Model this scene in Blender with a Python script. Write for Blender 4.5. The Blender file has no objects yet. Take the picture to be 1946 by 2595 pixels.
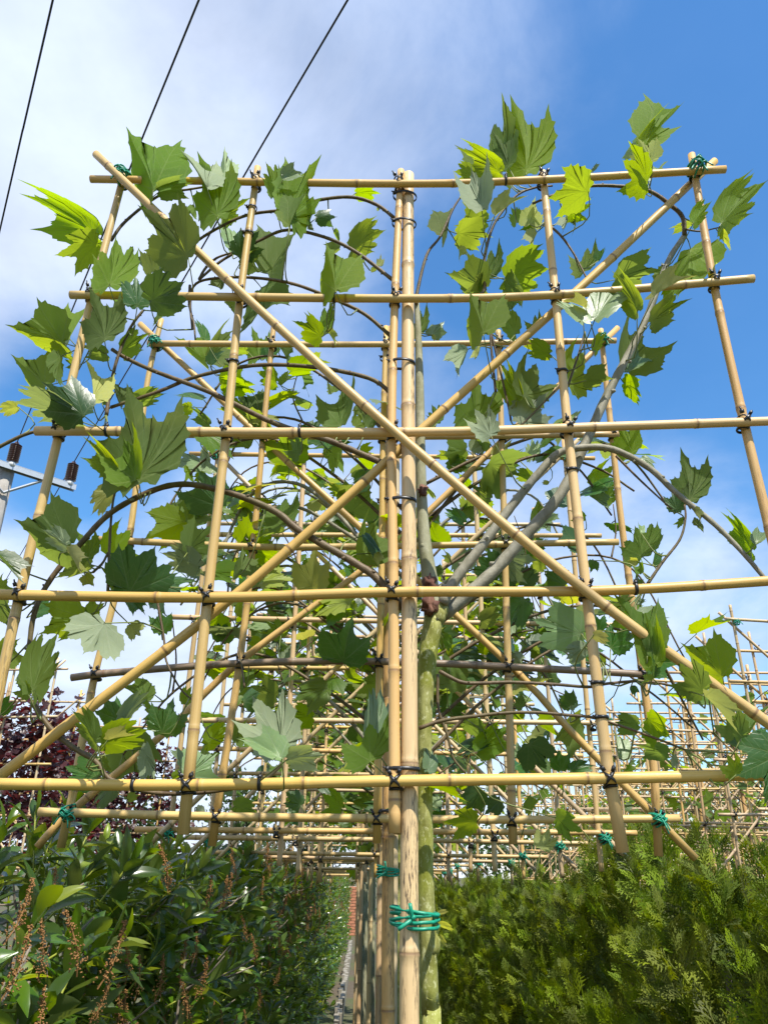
import bpy, math, random
import numpy as np
from mathutils import Vector, Matrix
random.seed(7); RNG = np.random.default_rng(7)
SC = bpy.context.scene
COL = SC.collection
# ------------------------------------------------------------------ camera
CAM = np.array([0.0, 0.0, 1.66]); PITCH, ROLL = 0.44, 0.015
W, H = 1946.0, 2595.0
FPX = 1662.0 * W / 1659.0
_R0 = np.array([1.0, 0, 0]); FWD = np.array([0, math.cos(PITCH), math.sin(PITCH)])
_U0 = np.array([0, -math.sin(PITCH), math.cos(PITCH)])
RIGHT = math.cos(ROLL) * _R0 + math.sin(ROLL) * _U0
UP = math.cos(ROLL) * _U0 - math.sin(ROLL) * _R0
cd = bpy.data.cameras.new('camera'); cam = bpy.data.objects.new('camera', cd); COL.objects.link(cam)
cd.sensor_fit = 'VERTICAL'; cd.sensor_height = 36.0; cd.lens = FPX / H * 36.0
cd.clip_start = 0.02; cd.clip_end = 2000
_m = Matrix.Identity(4)
for i in range(3):
    _m[i][0], _m[i][1], _m[i][2], _m[i][3] = RIGHT[i], UP[i], -FWD[i], CAM[i]
cam.matrix_world = _m; SC.camera = cam
# ------------------------------------------------------------------ sky, sun, exposure
SUN_EL, SUN_AZ = math.radians(58), math.radians(153)      # azimuth measured from +Y (view) towards +X
SUNDIR = np.array([math.sin(SUN_AZ) * math.cos(SUN_EL), math.cos(SUN_AZ) * math.cos(SUN_EL), math.sin(SUN_EL)])
world = bpy.data.worlds.new('World'); SC.world = world; world.use_nodes = True
wn, wl = world.node_tree.nodes, world.node_tree.links
wn.clear()
def wnode(t, **k):
    n = wn.new(t)
    for a, b in k.items(): setattr(n, a, b)
    return n
sky = wnode('ShaderNodeTexSky', sky_type='NISHITA', sun_disc=False)
sky.sun_elevation = SUN_EL; sky.sun_rotation = SUN_AZ; sky.air_density = 1.15; sky.dust_density = 0.4; sky.ozone_density = 3.0
hsv = wnode('ShaderNodeHueSaturation'); hsv.inputs['Saturation'].default_value = 1.36; hsv.inputs['Value'].default_value = 1.0
wl.new(sky.outputs[0], hsv.inputs['Color'])
tc = wnode('ShaderNodeTexCoord')
def wmath(op, a, b=None, clamp=False):
    n = wnode('ShaderNodeMath', operation=op, use_clamp=clamp)
    for i, v in enumerate((a, b)):
        if v is None: continue
        if isinstance(v, (int, float)): n.inputs[i].default_value = v
        else: wl.new(v, n.inputs[i])
    return n.outputs[0]
sep = wnode('ShaderNodeSeparateXYZ'); wl.new(tc.outputs['Generated'], sep.inputs[0])
zc = wmath('ADD', wmath('MAXIMUM', sep.outputs[2], 0.0), 0.22)
comb = wnode('ShaderNodeCombineXYZ')
wl.new(wmath('DIVIDE', sep.outputs[0], zc), comb.inputs[0]); wl.new(wmath('DIVIDE', sep.outputs[1], zc), comb.inputs[1])
def wnoise(scale, detail, rough, off, stretch=(1, 1, 1), dist=0.0):
    mp = wnode('ShaderNodeMapping'); mp.inputs['Location'].default_value = off; mp.inputs['Scale'].default_value = stretch
    wl.new(comb.outputs[0], mp.inputs['Vector'])
    n = wnode('ShaderNodeTexNoise'); n.inputs['Scale'].default_value = scale; n.inputs['Detail'].default_value = detail
    n.inputs['Roughness'].default_value = rough; n.inputs['Distortion'].default_value = dist
    wl.new(mp.outputs[0], n.inputs['Vector']); return n.outputs['Fac']
# cloud bank: a broad sheet to the west (-X) whose ragged edge crosses the view, broken low cloud round the horizon
sheet = wmath('ADD', wmath('MULTIPLY', wmath('DIVIDE', sep.outputs[0], zc), -1.75), 0.10)
n1 = wmath('MULTIPLY', wmath('SUBTRACT', wnoise(1.1, 5, .55, (3.1, 1.7, 0), dist=.4), .5), 2.7)
n2 = wmath('MULTIPLY', wmath('SUBTRACT', wnoise(3.6, 7, .62, (8.4, 2.2, 0), (1, .8, 1), .3), .5), 1.5)
cov = wmath('ADD', wmath('ADD', sheet, n1), n2)
low = wmath('MULTIPLY', wmath('SUBTRACT', 0.47, sep.outputs[2]), 3.2)
cov = wmath('ADD', cov, wmath('MAXIMUM', low, -0.15))
for dx_, dy_, deg_, amt_ in ((100, 1000, 8.0, -1.9), (230, 900, 7.0, -.9), (60, 1280, 6.0, .5), (1560, 1230, 11.0, 1.1), (1250, 1300, 9.0, .5), (930, 560, 6.0, -.5), (330, 260, 17.0, .55), (1500, 400, 16.0, -.35)):   # banks and gaps of this cloud field
    d0_ = FWD + (dx_ - 829.5) / 1662.0 * RIGHT - (dy_ - 1106.0) / 1662.0 * UP; d0_ = d0_ / np.linalg.norm(d0_)
    vd = wnode('ShaderNodeVectorMath', operation='DOT_PRODUCT'); vd.inputs[1].default_value = d0_.tolist(); wl.new(tc.outputs['Generated'], vd.inputs[0])
    kk_ = 1.0 / (1 - math.cos(math.radians(deg_)))
    cov = wmath('ADD', cov, wmath('MULTIPLY', wmath('EXPONENT', wmath('MULTIPLY', wmath('SUBTRACT', vd.outputs['Value'], 1.0), kk_)), amt_))
mr = wnode('ShaderNodeMapRange', interpolation_type='SMOOTHSTEP'); wl.new(cov, mr.inputs[0])
mr.inputs[1].default_value = -0.70; mr.inputs[2].default_value = 1.15; mr.inputs[3].default_value = 0.06; mr.inputs[4].default_value = 0.90
cshade = wnode('ShaderNodeMapRange'); wl.new(wnoise(2.3, 6, .6, (1.3, 5.2, 0)), cshade.inputs[0])
cshade.inputs[1].default_value = .3; cshade.inputs[2].default_value = .7; cshade.inputs[3].default_value = 0.72; cshade.inputs[4].default_value = 1.06
ccol = wnode('ShaderNodeMix', data_type='RGBA', blend_type='MULTIPLY'); ccol.inputs[0].default_value = 1.0
ccol.inputs[6].default_value = (4.5, 5.05, 6.2, 1)
cg = wnode('ShaderNodeCombineColor')
for i in range(3): wl.new(cshade.outputs[0], cg.inputs[i])
wl.new(cg.outputs[0], ccol.inputs[7])
mix = wnode('ShaderNodeMix', data_type='RGBA'); wl.new(mr.outputs[0], mix.inputs[0])
wl.new(hsv.outputs[0], mix.inputs[6]); wl.new(ccol.outputs[2], mix.inputs[7])
bg = wnode('ShaderNodeBackground'); bg.inputs[1].default_value = 0.145; wl.new(mix.outputs[2], bg.inputs[0])
wo = wnode('ShaderNodeOutputWorld'); wl.new(bg.outputs[0], wo.inputs[0])
sd = bpy.data.lights.new('sun', 'SUN'); sd.energy = 5.0; sd.angle = math.radians(0.53); sd.color = (1.0, .95, .86)
so = bpy.data.objects.new('sun', sd); COL.objects.link(so); so.location = (0, 0, 20)
so.rotation_euler = Vector(SUNDIR.tolist()).to_track_quat('Z', 'Y').to_euler()
vs = SC.view_settings; vs.view_transform = 'Standard'; vs.look = 'None'; vs.exposure = 0.62; vs.gamma = 1.0; vs.use_curve_mapping = False
cy = SC.cycles; cy.use_denoising = True; cy.max_bounces = 7; cy.diffuse_bounces = 3; cy.glossy_bounces = 2; cy.transmission_bounces = 4
cy.transparent_max_bounces = 4; cy.caustics_reflective = False; cy.caustics_refractive = False
# ------------------------------------------------------------------ helpers
DK = W / 1659.0                                   # the whole-picture view is 1659 wide
CROPS = {0: (0, 0, DK), 1: (0, 300, 650 / 1659), 2: (550, 350, 700 / 1659), 3: (1150, 250, 796 / 1659), 4: (0, 1050, 700 / 1659),
         5: (600, 1050, 700 / 1659), 6: (1250, 1050, 696 / 1659), 7: (0, 1850, 950 / 1659), 8: (900, 1850, 1046 / 1659),
         9: (450, 1000, 650 / 1659), 10: (1050, 950, 600 / 1659), 11: (1050, 1450, 650 / 1659), 12: (150, 1500, 850 / 1659), 13: (1500, 1500, 446 / 1233)}
def px(c, x, y):
    o = CROPS[c]; return o[0] + x * o[2], o[1] + y * o[2]
def ray(sx, sy):
    v = FWD + (sx - W / 2) / FPX * RIGHT - (sy - H / 2) / FPX * UP
    return v / np.linalg.norm(v)
class Plane:                                       # a standing frame's plane: y = D + t (x - x0)
    def __init__(s, D, yaw, x0=0.0): s.D, s.t, s.x0, s.yaw = D, math.tan(yaw), x0, yaw
    def at(s, sx, sy, dy=0.0):
        v = ray(sx, sy); k = (s.D + dy - s.t * s.x0) / (v[1] - s.t * v[0]); return CAM + v * k
    def y(s, x): return s.D + s.t * (x - s.x0)
def at_z(sx, sy, z):
    v = ray(sx, sy); return CAM + v * ((z - CAM[2]) / v[2])
def new_obj(name, mesh, parent=None, mw=None, label=None, cat=None, group=None, kind=None):
    o = bpy.data.objects.new(name, mesh); COL.objects.link(o)
    if parent is not None: o.parent = parent
    if mw is not None: o.matrix_basis = mw
    for k, v in (('label', label), ('category', cat), ('group', group), ('kind', kind)):
        if v: o[k] = v
    return o
def thing(name, loc, label, cat, group=None):
    return new_obj(name, None, None, Matrix.Translation(Vector([float(a) for a in loc])), label, cat, group)
class MB:
    def __init__(s): s.v, s.f, s.uv, s.m, s.a, s.n = [], [], [], [], [], 0
    def add(s, V, F, UV=None, mat=0, attr=None):
        V = np.asarray(V, float); s.v.append(V)
        for q in F: s.f.append(tuple(int(i) + s.n for i in q)); s.m.append(mat)
        s.uv.append(np.zeros((len(V), 2)) if UV is None else np.asarray(UV, float))
        s.a.append(np.zeros(len(V)) if attr is None else np.broadcast_to(np.asarray(attr, float), (len(V),)))
        s.n += len(V); return s
    def mesh(s, name, mats, origin=None, smooth=True):
        V = np.concatenate(s.v); 
        if origin is not None: V = V - np.asarray(origin)
        return build_mesh(name, V, s.f, np.concatenate(s.uv), np.concatenate(s.a), mats, s.m, smooth)
def build_mesh(name, V, F, UV, A, mats, mi=None, smooth=True):
    me = bpy.data.meshes.new(name)
    me.vertices.add(len(V)); me.vertices.foreach_set('co', np.asarray(V, np.float32).ravel())
    if isinstance(F, np.ndarray):
        k = F.shape[1]; loops = F.ravel().astype(np.int32); tot = np.full(len(F), k, np.int32)
    else:
        loops = np.array([i for q in F for i in q], np.int32); tot = np.array([len(q) for q in F], np.int32)
    st = np.concatenate([[0], np.cumsum(tot)[:-1]]).astype(np.int32)
    me.loops.add(len(loops)); me.loops.foreach_set('vertex_index', loops)
    me.polygons.add(len(tot)); me.polygons.foreach_set('loop_start', st); me.polygons.foreach_set('loop_total', tot)
    if mi is not None: me.polygons.foreach_set('material_index', np.asarray(mi, np.int32))
    me.update(calc_edges=True)
    if UV is not None:
        l = me.uv_layers.new(name='UVMap'); l.data.foreach_set('uv', np.asarray(UV, np.float32)[loops].ravel())
    if A is not None:
        at = me.attributes.new('tint', 'FLOAT', 'POINT'); at.data.foreach_set('value', np.asarray(A, np.float32))
    me.polygons.foreach_set('use_smooth', np.full(len(tot), smooth))
    for m in mats: me.materials.append(m)
    me.update(); return me
def spline(P, n):
    P = np.asarray(P, float)
    if len(P) == 2: return P[0] + (P[1] - P[0]) * np.linspace(0, 1, n)[:, None]
    Q = np.vstack([2 * P[0] - P[1], P, 2 * P[-1] - P[-2]]); L = np.concatenate([[0], np.cumsum(np.linalg.norm(np.diff(P, axis=0), axis=1))])
    out = []
    for s in np.linspace(0, L[-1], n):
        i = min(np.searchsorted(L, s, 'right') - 1, len(P) - 2); t = (s - L[i]) / max(L[i + 1] - L[i], 1e-9)
        a, b, c, d = Q[i], Q[i + 1], Q[i + 2], Q[i + 3]
        out.append(.5 * ((2 * b) + (c - a) * t + (2 * a - 5 * b + 4 * c - d) * t * t + (3 * b - a - 3 * c + d) * t ** 3))
    return np.array(out)
def tube(P, R, sides=8, cap=True, squash=None, closed=False):
    """swept tube; returns verts, faces, uv (u round, v metres)"""
    P = np.asarray(P, float); n = len(P); R = np.broadcast_to(np.asarray(R, float), (n,))
    T = np.gradient(P, axis=0) if not closed else np.roll(P, -1, 0) - np.roll(P, 1, 0)
    T /= np.maximum(np.linalg.norm(T, axis=1, keepdims=True), 1e-9)
    u = np.cross(T[0], [0, 0, 1.0]); 
    if np.linalg.norm(u) < .2: u = np.cross(T[0], [0, 1.0, 0])
    u /= np.linalg.norm(u); L = np.concatenate([[0], np.cumsum(np.linalg.norm(np.diff(P, axis=0), axis=1))])
    ang = np.linspace(0, 2 * math.pi, sides, endpoint=False); V, UV = [], []
    for i in range(n):
        u = u - T[i] * np.dot(u, T[i]); u /= np.linalg.norm(u); w = np.cross(T[i], u)
        a, b = (1, 1) if squash is None else squash
        V.append(P[i] + R[i] * (np.cos(ang)[:, None] * u * a + np.sin(ang)[:, None] * w * b))
        UV.append(np.stack([ang / (2 * math.pi), np.full(sides, L[i])], 1))
    V = np.concatenate(V); UV = np.concatenate(UV); F = []
    for i in range(n - (0 if closed else 1)):
        i2 = (i + 1) % n
        for j in range(sides):
            k = (j + 1) % sides; F.append((i * sides + j, i * sides + k, i2 * sides + k, i2 * sides + j))
    if cap and not closed:
        F.append(tuple(range(sides))[::-1]); F.append(tuple((n - 1) * sides + j for j in range(sides)))
    return V, F, UV
def box(c, s, M=None):
    V = np.array([(x, y, z) for x in (-.5, .5) for y in (-.5, .5) for z in (-.5, .5)]) * np.asarray(s)
    if M is not None: V = V @ np.asarray(M).T
    return V + np.asarray(c), [(0, 1, 3, 2), (4, 6, 7, 5), (0, 4, 5, 1), (2, 3, 7, 6), (0, 2, 6, 4), (1, 5, 7, 3)]
def basis(o, X, Y, Z, s=1.0):
    m = Matrix.Identity(4)
    for i in range(3): m[i][0], m[i][1], m[i][2], m[i][3] = X[i] , Y[i], Z[i], o[i]
    return m
def unit(v): v = np.asarray(v, float); return v / max(np.linalg.norm(v), 1e-9)
# ------------------------------------------------------------------ materials
class NT:
    def __init__(s, name):
        s.mat = bpy.data.materials.new(name); s.mat.use_nodes = True; s.t = s.mat.node_tree; s.n = s.t.nodes; s.n.clear()
        s.out = s.n.new('ShaderNodeOutputMaterial')
    def node(s, t, ins=None, **k):
        n = s.n.new(t)
        for a, b in k.items(): setattr(n, a, b)
        for a, b in (ins or {}).items(): s.put(n.inputs[a], b)
        return n
    def put(s, sock, v):
        if hasattr(v, 'links') or isinstance(v, bpy.types.NodeSocket): s.t.links.new(v, sock)
        else: sock.default_value = v
    def math(s, op, a, b=0.0, c=None, clamp=False):
        n = s.node('ShaderNodeMath', {0: a, 1: b}, operation=op, use_clamp=clamp)
        if c is not None: s.put(n.inputs[2], c)
        return n.outputs[0]
    def mix(s, f, a, b, blend='MIX'):
        return s.node('ShaderNodeMix', {0: f, 6: a, 7: b}, data_type='RGBA', blend_type=blend).outputs[2]
    def noise(s, vec, scale, detail=3, rough=.55, dist=0):
        n = s.node('ShaderNodeTexNoise', {'Scale': scale, 'Detail': detail, 'Roughness': rough, 'Distortion': dist})
        if vec is not None: s.put(n.inputs['Vector'], vec)
        return n.outputs['Fac']
    def rng(s, v, a, b, c=0.0, d=1.0):
        return s.node('ShaderNodeMapRange', {0: v, 1: a, 2: b, 3: c, 4: d}).outputs[0]
    def mapped(s, vec, scale, loc=(0, 0, 0)):
        return s.node('ShaderNodeMapping', {'Vector': vec, 'Scale': scale, 'Location': loc}).outputs[0]
    def uv(s): return s.node('ShaderNodeUVMap').outputs[0]
    def obj(s): return s.node('ShaderNodeTexCoord').outputs['Object']
    def rand(s): return s.node('ShaderNodeObjectInfo').outputs['Random']
    def attr(s, n): return s.node('ShaderNodeAttribute', attribute_name=n).outputs['Fac']
    def bump(s, h, strength=.3, dist=.002): return s.node('ShaderNodeBump', {'Height': h, 'Strength': strength, 'Distance': dist}).outputs[0]
    def principled(s, col, rough=.5, spec=.5, normal=None, metal=0.0):
        n = s.node('ShaderNodeBsdfPrincipled', {'Base Color': col, 'Roughness': rough, 'Specular IOR Level': spec, 'Metallic': metal})
        if normal is not None: s.put(n.inputs['Normal'], normal)
        return n.outputs[0]
    def done(s, sh): s.t.links.new(sh, s.out.inputs[0]); return s.mat
def rgb(r, g, b): return (r, g, b, 1)
def mat_bamboo(name, c1, c2, blotch, dirty, spots=.5):
    t = NT(name); uv = t.uv(); r = t.rand()
    off = t.node('ShaderNodeCombineXYZ', {0: t.math('MULTIPLY', r, 37.0), 1: t.math('MULTIPLY', r, 91.0), 2: t.math('MULTIPLY', r, 13.0)}).outputs[0]
    v = t.node('ShaderNodeVectorMath', {0: uv, 1: off}, operation='ADD').outputs[0]
    streak = t.noise(t.mapped(v, (26, 3.0, 1)), 1.0, 4, .6)
    big = t.noise(t.mapped(v, (1.5, 5.0, 1)), 1.0, 3, .5)
    col = t.mix(t.rng(t.math('ADD', t.math('MULTIPLY', streak, .6), t.math('MULTIPLY', big, .5)), .35, .75), rgb(*c1), rgb(*c2))
    hs = t.node('ShaderNodeHueSaturation', {'Hue': t.rng(t.math('FRACT', t.math('MULTIPLY', r, 7.13)), 0, 1, .492, .508), 'Saturation': t.rng(t.math('FRACT', t.math('MULTIPLY', r, 3.71)), 0, 1, .84, 1.1),
                 'Value': t.rng(t.math('FRACT', t.math('MULTIPLY', r, 5.37)), 0, 1, .82, 1.1), 'Color': col}).outputs[0]
    # fungal blotches and flecks: their own shapes, not light
    patch = t.rng(t.noise(t.mapped(v, (1.3, 2.2, 1), (4, 7, 0)), 1.0, 2, .5), blotch, blotch + .08)
    fl = t.rng(t.noise(t.mapped(v, (16, 34, 1), (1, 2, 0)), 1.0, 5, .7), .50, .60)
    col = t.mix(t.math('MULTIPLY', t.math('MULTIPLY', patch, fl), dirty), hs, rgb(.055, .035, .024))
    fleck = t.rng(t.noise(t.mapped(v, (20, 60, 1), (9, 3, 0)), 1.0, 2, .5), .72, .76)
    col = t.mix(t.math('MULTIPLY', fleck, spots), col, rgb(.12, .06, .03))
    node = t.attr('tint')
    col = t.mix(t.math('MULTIPLY', node, .75), col, rgb(.16, .085, .04))
    col = t.mix(t.rng(t.attr('tint'), -1.0, -.2, .65, 0), col, rgb(.72, .60, .40))
    h = t.math('ADD', t.math('MULTIPLY', streak, .6), t.math('MULTIPLY', fl, .2))
    return t.done(t.principled(col, t.rng(streak, .3, .7, .36, .52), .45, t.bump(h, .22, .0015)))
M_BAM = mat_bamboo('bamboo', (.63, .43, .175), (.50, .30, .09), .60, .5)
M_POST = mat_bamboo('bamboo_post', (.63, .42, .18), (.50, .29, .10), .50, .9)
M_OLD_SHADED = mat_bamboo('bamboo_weathered_shaded', (.27, .19, .115), (.19, .125, .075), .55, .7)  # weathered cane, with the shade on the rail also put into its dark colour
M_FAR = mat_bamboo('bamboo_pale', (.58, .43, .23), (.44, .29, .13), .66, .4, .3)
def mat_bark(name, c1, c2, c3, scale, moss=.5, rough=.8, lichen=None):
    t = NT(name); o = t.obj()
    a = t.noise(t.mapped(o, (1, 1, .45)), scale, 6, .65); b = t.noise(o, scale * .22, 3, .5)
    spk = t.noise(o, scale * 4, 4, .7)
    col = t.mix(t.rng(a, .38, .64), rgb(*c1), rgb(*c2))
    col = t.mix(t.math('MULTIPLY', t.rng(b, .46, .6), moss), col, rgb(*c3))
    col = t.mix(t.rng(spk, .62, .72, 0, .5), col, rgb(c2[0] * 1.5, c2[1] * 1.5, c2[2] * 1.5))
    if lichen: col = t.mix(t.rng(t.noise(t.mapped(o, (1, 1, .6), (3, 1, 2)), scale * 2.4, 5, .65), .55, .64, 0, .7), col, rgb(*lichen))
    return t.done(t.principled(col, rough, .3, t.bump(t.math('ADD', a, t.math('MULTIPLY', spk, .4)), .5, .003)))
M_TRUNK = mat_bark('trunk_bark', (.15, .15, .03), (.33, .33, .11), (.20, .22, .012), 60, .6, .8, (.52, .52, .27))
M_TRUNKUP = mat_bark('trunk_bark_upper', (.24, .23, .13), (.36, .35, .24), (.16, .16, .07), 55, .4)
M_KNOT = mat_bark('pruning_knot', (.13, .06, .045), (.28, .14, .09), (.08, .03, .022), 150, .6)
M_LIMB = mat_bark('limb_bark', (.20, .185, .13), (.31, .29, .22), (.13, .12, .065), 60, .5, .6)
M_TWIG = mat_bark('shoot_bark', (.085, .055, .026), (.15, .105, .055), (.10, .085, .025), 60, .5, .5)
M_STEM = mat_bark('hedge_stem', (.16, .13, .10), (.24, .2, .15), (.1, .09, .05), 60, .4)
def flat(name, c, rough=.5, spec=.5, metal=0.0, var=.12, scale=60):
    t = NT(name); n = t.noise(t.obj(), scale, 4, .6)
    col = t.mix(t.rng(n, .3, .7), rgb(*[x * (1 - var) for x in c]), rgb(*[min(1, x * (1 + var)) for x in c]))
    return t.done(t.principled(col, rough, spec, t.bump(n, .15, .001), metal))
M_TIE = flat('black_nylon', (.012, .012, .013), .38, .5)
M_TWINE = flat('green_twine', (.004, .235, .135), .42, .5, var=.3, scale=180)
M_STALK = flat('leaf_stalk', (.16, .19, .05), .5, .4)
M_WIRE = flat('wire_sheath', (.015, .016, .02), .5)
M_STEEL = flat('galvanised_steel', (.36, .39, .42), .5, .5, .35)
M_BROWNGLAZE = flat('brown_glaze', (.045, .014, .010), .18, .6)
M_PORCELAIN = flat('white_ceramic', (.62, .62, .60), .35, .5)
M_POLEWOOD = mat_bark('pole_timber', (.26, .24, .21), (.36, .34, .31), (.2, .18, .15), 8, .4)
def mat_leaf(name, top, under, trans, young=None, rough=.42, spec=.5, tr=.42, veins=True, var=.25, veincol=(.30, .36, .14), hue=.012):
    t = NT(name); r = t.rand(); tn = t.attr('tint')
    rr = t.math('FRACT', t.math('ADD', t.math('MULTIPLY', r, 5.3), tn))
    r2 = t.math('FRACT', t.math('ADD', t.math('MULTIPLY', r, 17.9), t.math('MULTIPLY', tn, 7.7)))
    back = t.node('ShaderNodeNewGeometry').outputs['Backfacing']
    nz = t.noise(t.obj(), 9 if veins else 30, 3, .6)
    base = t.mix(back, rgb(*top), rgb(*under)); tcol = rgb(*trans)
    hn = None
    if veins:
        sp = t.node('ShaderNodeSeparateXYZ', {0: t.uv()}); ax = t.math('ABSOLUTE', sp.outputs[0]); y = t.math('SUBTRACT', sp.outputs[1], .06)
        ps, als = [], []
        for a in (0.0, 41.0, 82.0):
            s, c = math.sin(math.radians(a)), math.cos(math.radians(a))
            ps.append(t.math('ABSOLUTE', t.math('SUBTRACT', t.math('MULTIPLY', ax, c), t.math('MULTIPLY', y, s))))
            als.append(t.math('ADD', t.math('MULTIPLY', ax, s), t.math('MULTIPLY', y, c)))
        d = t.math('MINIMUM', ps[0], t.math('MINIMUM', ps[1], ps[2]))
        k1 = t.math('LESS_THAN', ps[1], ps[0]); al = t.node('ShaderNodeMix', {0: k1, 2: als[0], 3: als[1]}).outputs[0]
        k2 = t.math('LESS_THAN', ps[2], t.math('MINIMUM', ps[0], ps[1])); al = t.node('ShaderNodeMix', {0: k2, 2: al, 3: als[2]}).outputs[0]
        main = t.rng(t.math('DIVIDE', d, t.math('SUBTRACT', 1.15, al)), .006, .016, 1, 0)
        sec = t.math('FRACT', t.math('MULTIPLY', t.math('SUBTRACT', al, t.math('MULTIPLY', d, .95)), 8.0))
        secd = t.math('ABSOLUTE', t.math('SUBTRACT', sec, .5))
        secm = t.math('MULTIPLY', t.rng(secd, .03, .08, 1, 0), t.rng(d, 0, .3, .75, .2))
        vm = t.math('MAXIMUM', main, secm)
        base = t.mix(t.math('MULTIPLY', vm, t.rng(back, 0, 1, .35, .6)), base, rgb(*veincol))
        hn = t.math('ADD', t.math('MULTIPLY', vm, -1.0), t.math('MULTIPLY', nz, .6))
    hs = dict(Hue=t.rng(rr, 0, 1, .5 - hue, .5 + hue), Saturation=t.rng(r2, 0, 1, .88, 1.08), Value=t.rng(r2, 0, 1, 1 - var, 1 + var))
    base = t.node('ShaderNodeHueSaturation', {**hs, 'Color': t.mix(t.rng(nz, .3, .75, 0, .35), base, rgb(top[0] * 1.5, top[1] * 1.25, top[2] * .9))}).outputs[0]
    tc_ = t.node('ShaderNodeHueSaturation', {**hs, 'Color': tcol}).outputs[0]
    if young is not None:
        yf = t.rng(rr, young[0], 1.0, 0, 1); base = t.mix(yf, base, rgb(*young[1])); tc_ = t.mix(yf, tc_, rgb(*young[2]))
    if veins: tc_ = t.mix(t.math('MULTIPLY', vm, .45), tc_, rgb(trans[0] * .45, trans[1] * .5, trans[2]))
    nrm = t.bump(hn, .25, .0012) if hn is not None else None
    p = t.principled(base, t.node('ShaderNodeMix', {0: back, 2: rough, 3: .75}).outputs[0], spec, nrm)
    tl = t.node('ShaderNodeBsdfTranslucent', {'Color': tc_}).outputs[0]
    return t.done(t.node('ShaderNodeMixShader', {0: tr, 1: p, 2: tl}).outputs[0])
M_LEAF = mat_leaf('plane_leaf', (.055, .125, .012), (.085, .150, .024), (.37, .48, .012), tr=.52, spec=.3, veincol=(.24, .31, .09))
M_LEAFY = mat_leaf('plane_leaf_young', (.22, .27, .05), (.33, .36, .13), (.62, .62, .06), tr=.45)
M_LEAFP = mat_leaf('plane_leaf_downy', (.16, .25, .11), (.30, .38, .22), (.36, .46, .10), tr=.36, veincol=(.42, .48, .30))
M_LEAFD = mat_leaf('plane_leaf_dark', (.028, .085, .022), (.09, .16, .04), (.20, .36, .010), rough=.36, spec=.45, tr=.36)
M_LAURELY = mat_leaf('laurel_leaf_young', (.17, .23, .02), (.2, .25, .03), (.5, .56, .03), None, .35, .5, .35, False, .25)
M_LAUREL = mat_leaf('laurel_leaf', (.040, .092, .010), (.09, .14, .025), (.26, .36, .012), (.86, (.16, .22, .02), (.5, .55, .03)), .25, .6, .30, False, .35)
M_THUJA = mat_leaf('thuja_spray', (.115, .160, .004), (.10, .145, .006), (.34, .43, .004), None, .5, .4, .24, False, .5, hue=.02)
M_RED = mat_leaf('red_leaf', (.040, .011, .013), (.06, .018, .02), (.20, .025, .022), None, .4, .5, .32, False, .35)
M_DARKTREE = mat_leaf('far_tree_leaf', (.03, .06, .015), (.04, .075, .02), (.12, .2, .02), None, .55, .3, .28, False, .35)
M_SHOOT = flat('young_shoot', (.24, .27, .03), .5, .4)
M_SPIKE = flat('dry_flower', (.23, .115, .04), .8, .2, var=.5, scale=300)
def mat_ground():
    t = NT('soil_and_grass'); o = t.obj()
    a = t.noise(o, .6, 6, .6); b = t.noise(o, 14, 6, .7)
    col = t.mix(t.rng(a, .42, .6), rgb(.085, .066, .045), rgb(.06, .09, .02)); col = t.mix(t.rng(b, .35, .7, 0, .6), col, rgb(.13, .11, .08))
    return t.done(t.principled(col, .95, .2, t.bump(b, .6, .02)))
M_GROUND = mat_ground()
# ------------------------------------------------------------------ ground
gs = 600; gm = build_mesh('ground', np.array([(-gs, -gs, 0), (gs, -gs, 0), (gs, gs, 0), (-gs, gs, 0)], float), np.array([(0, 1, 2, 3)]), None, None, [M_GROUND])
new_obj('ground', gm, kind='structure', label='bare nursery soil with grass between the planted rows')
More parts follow.
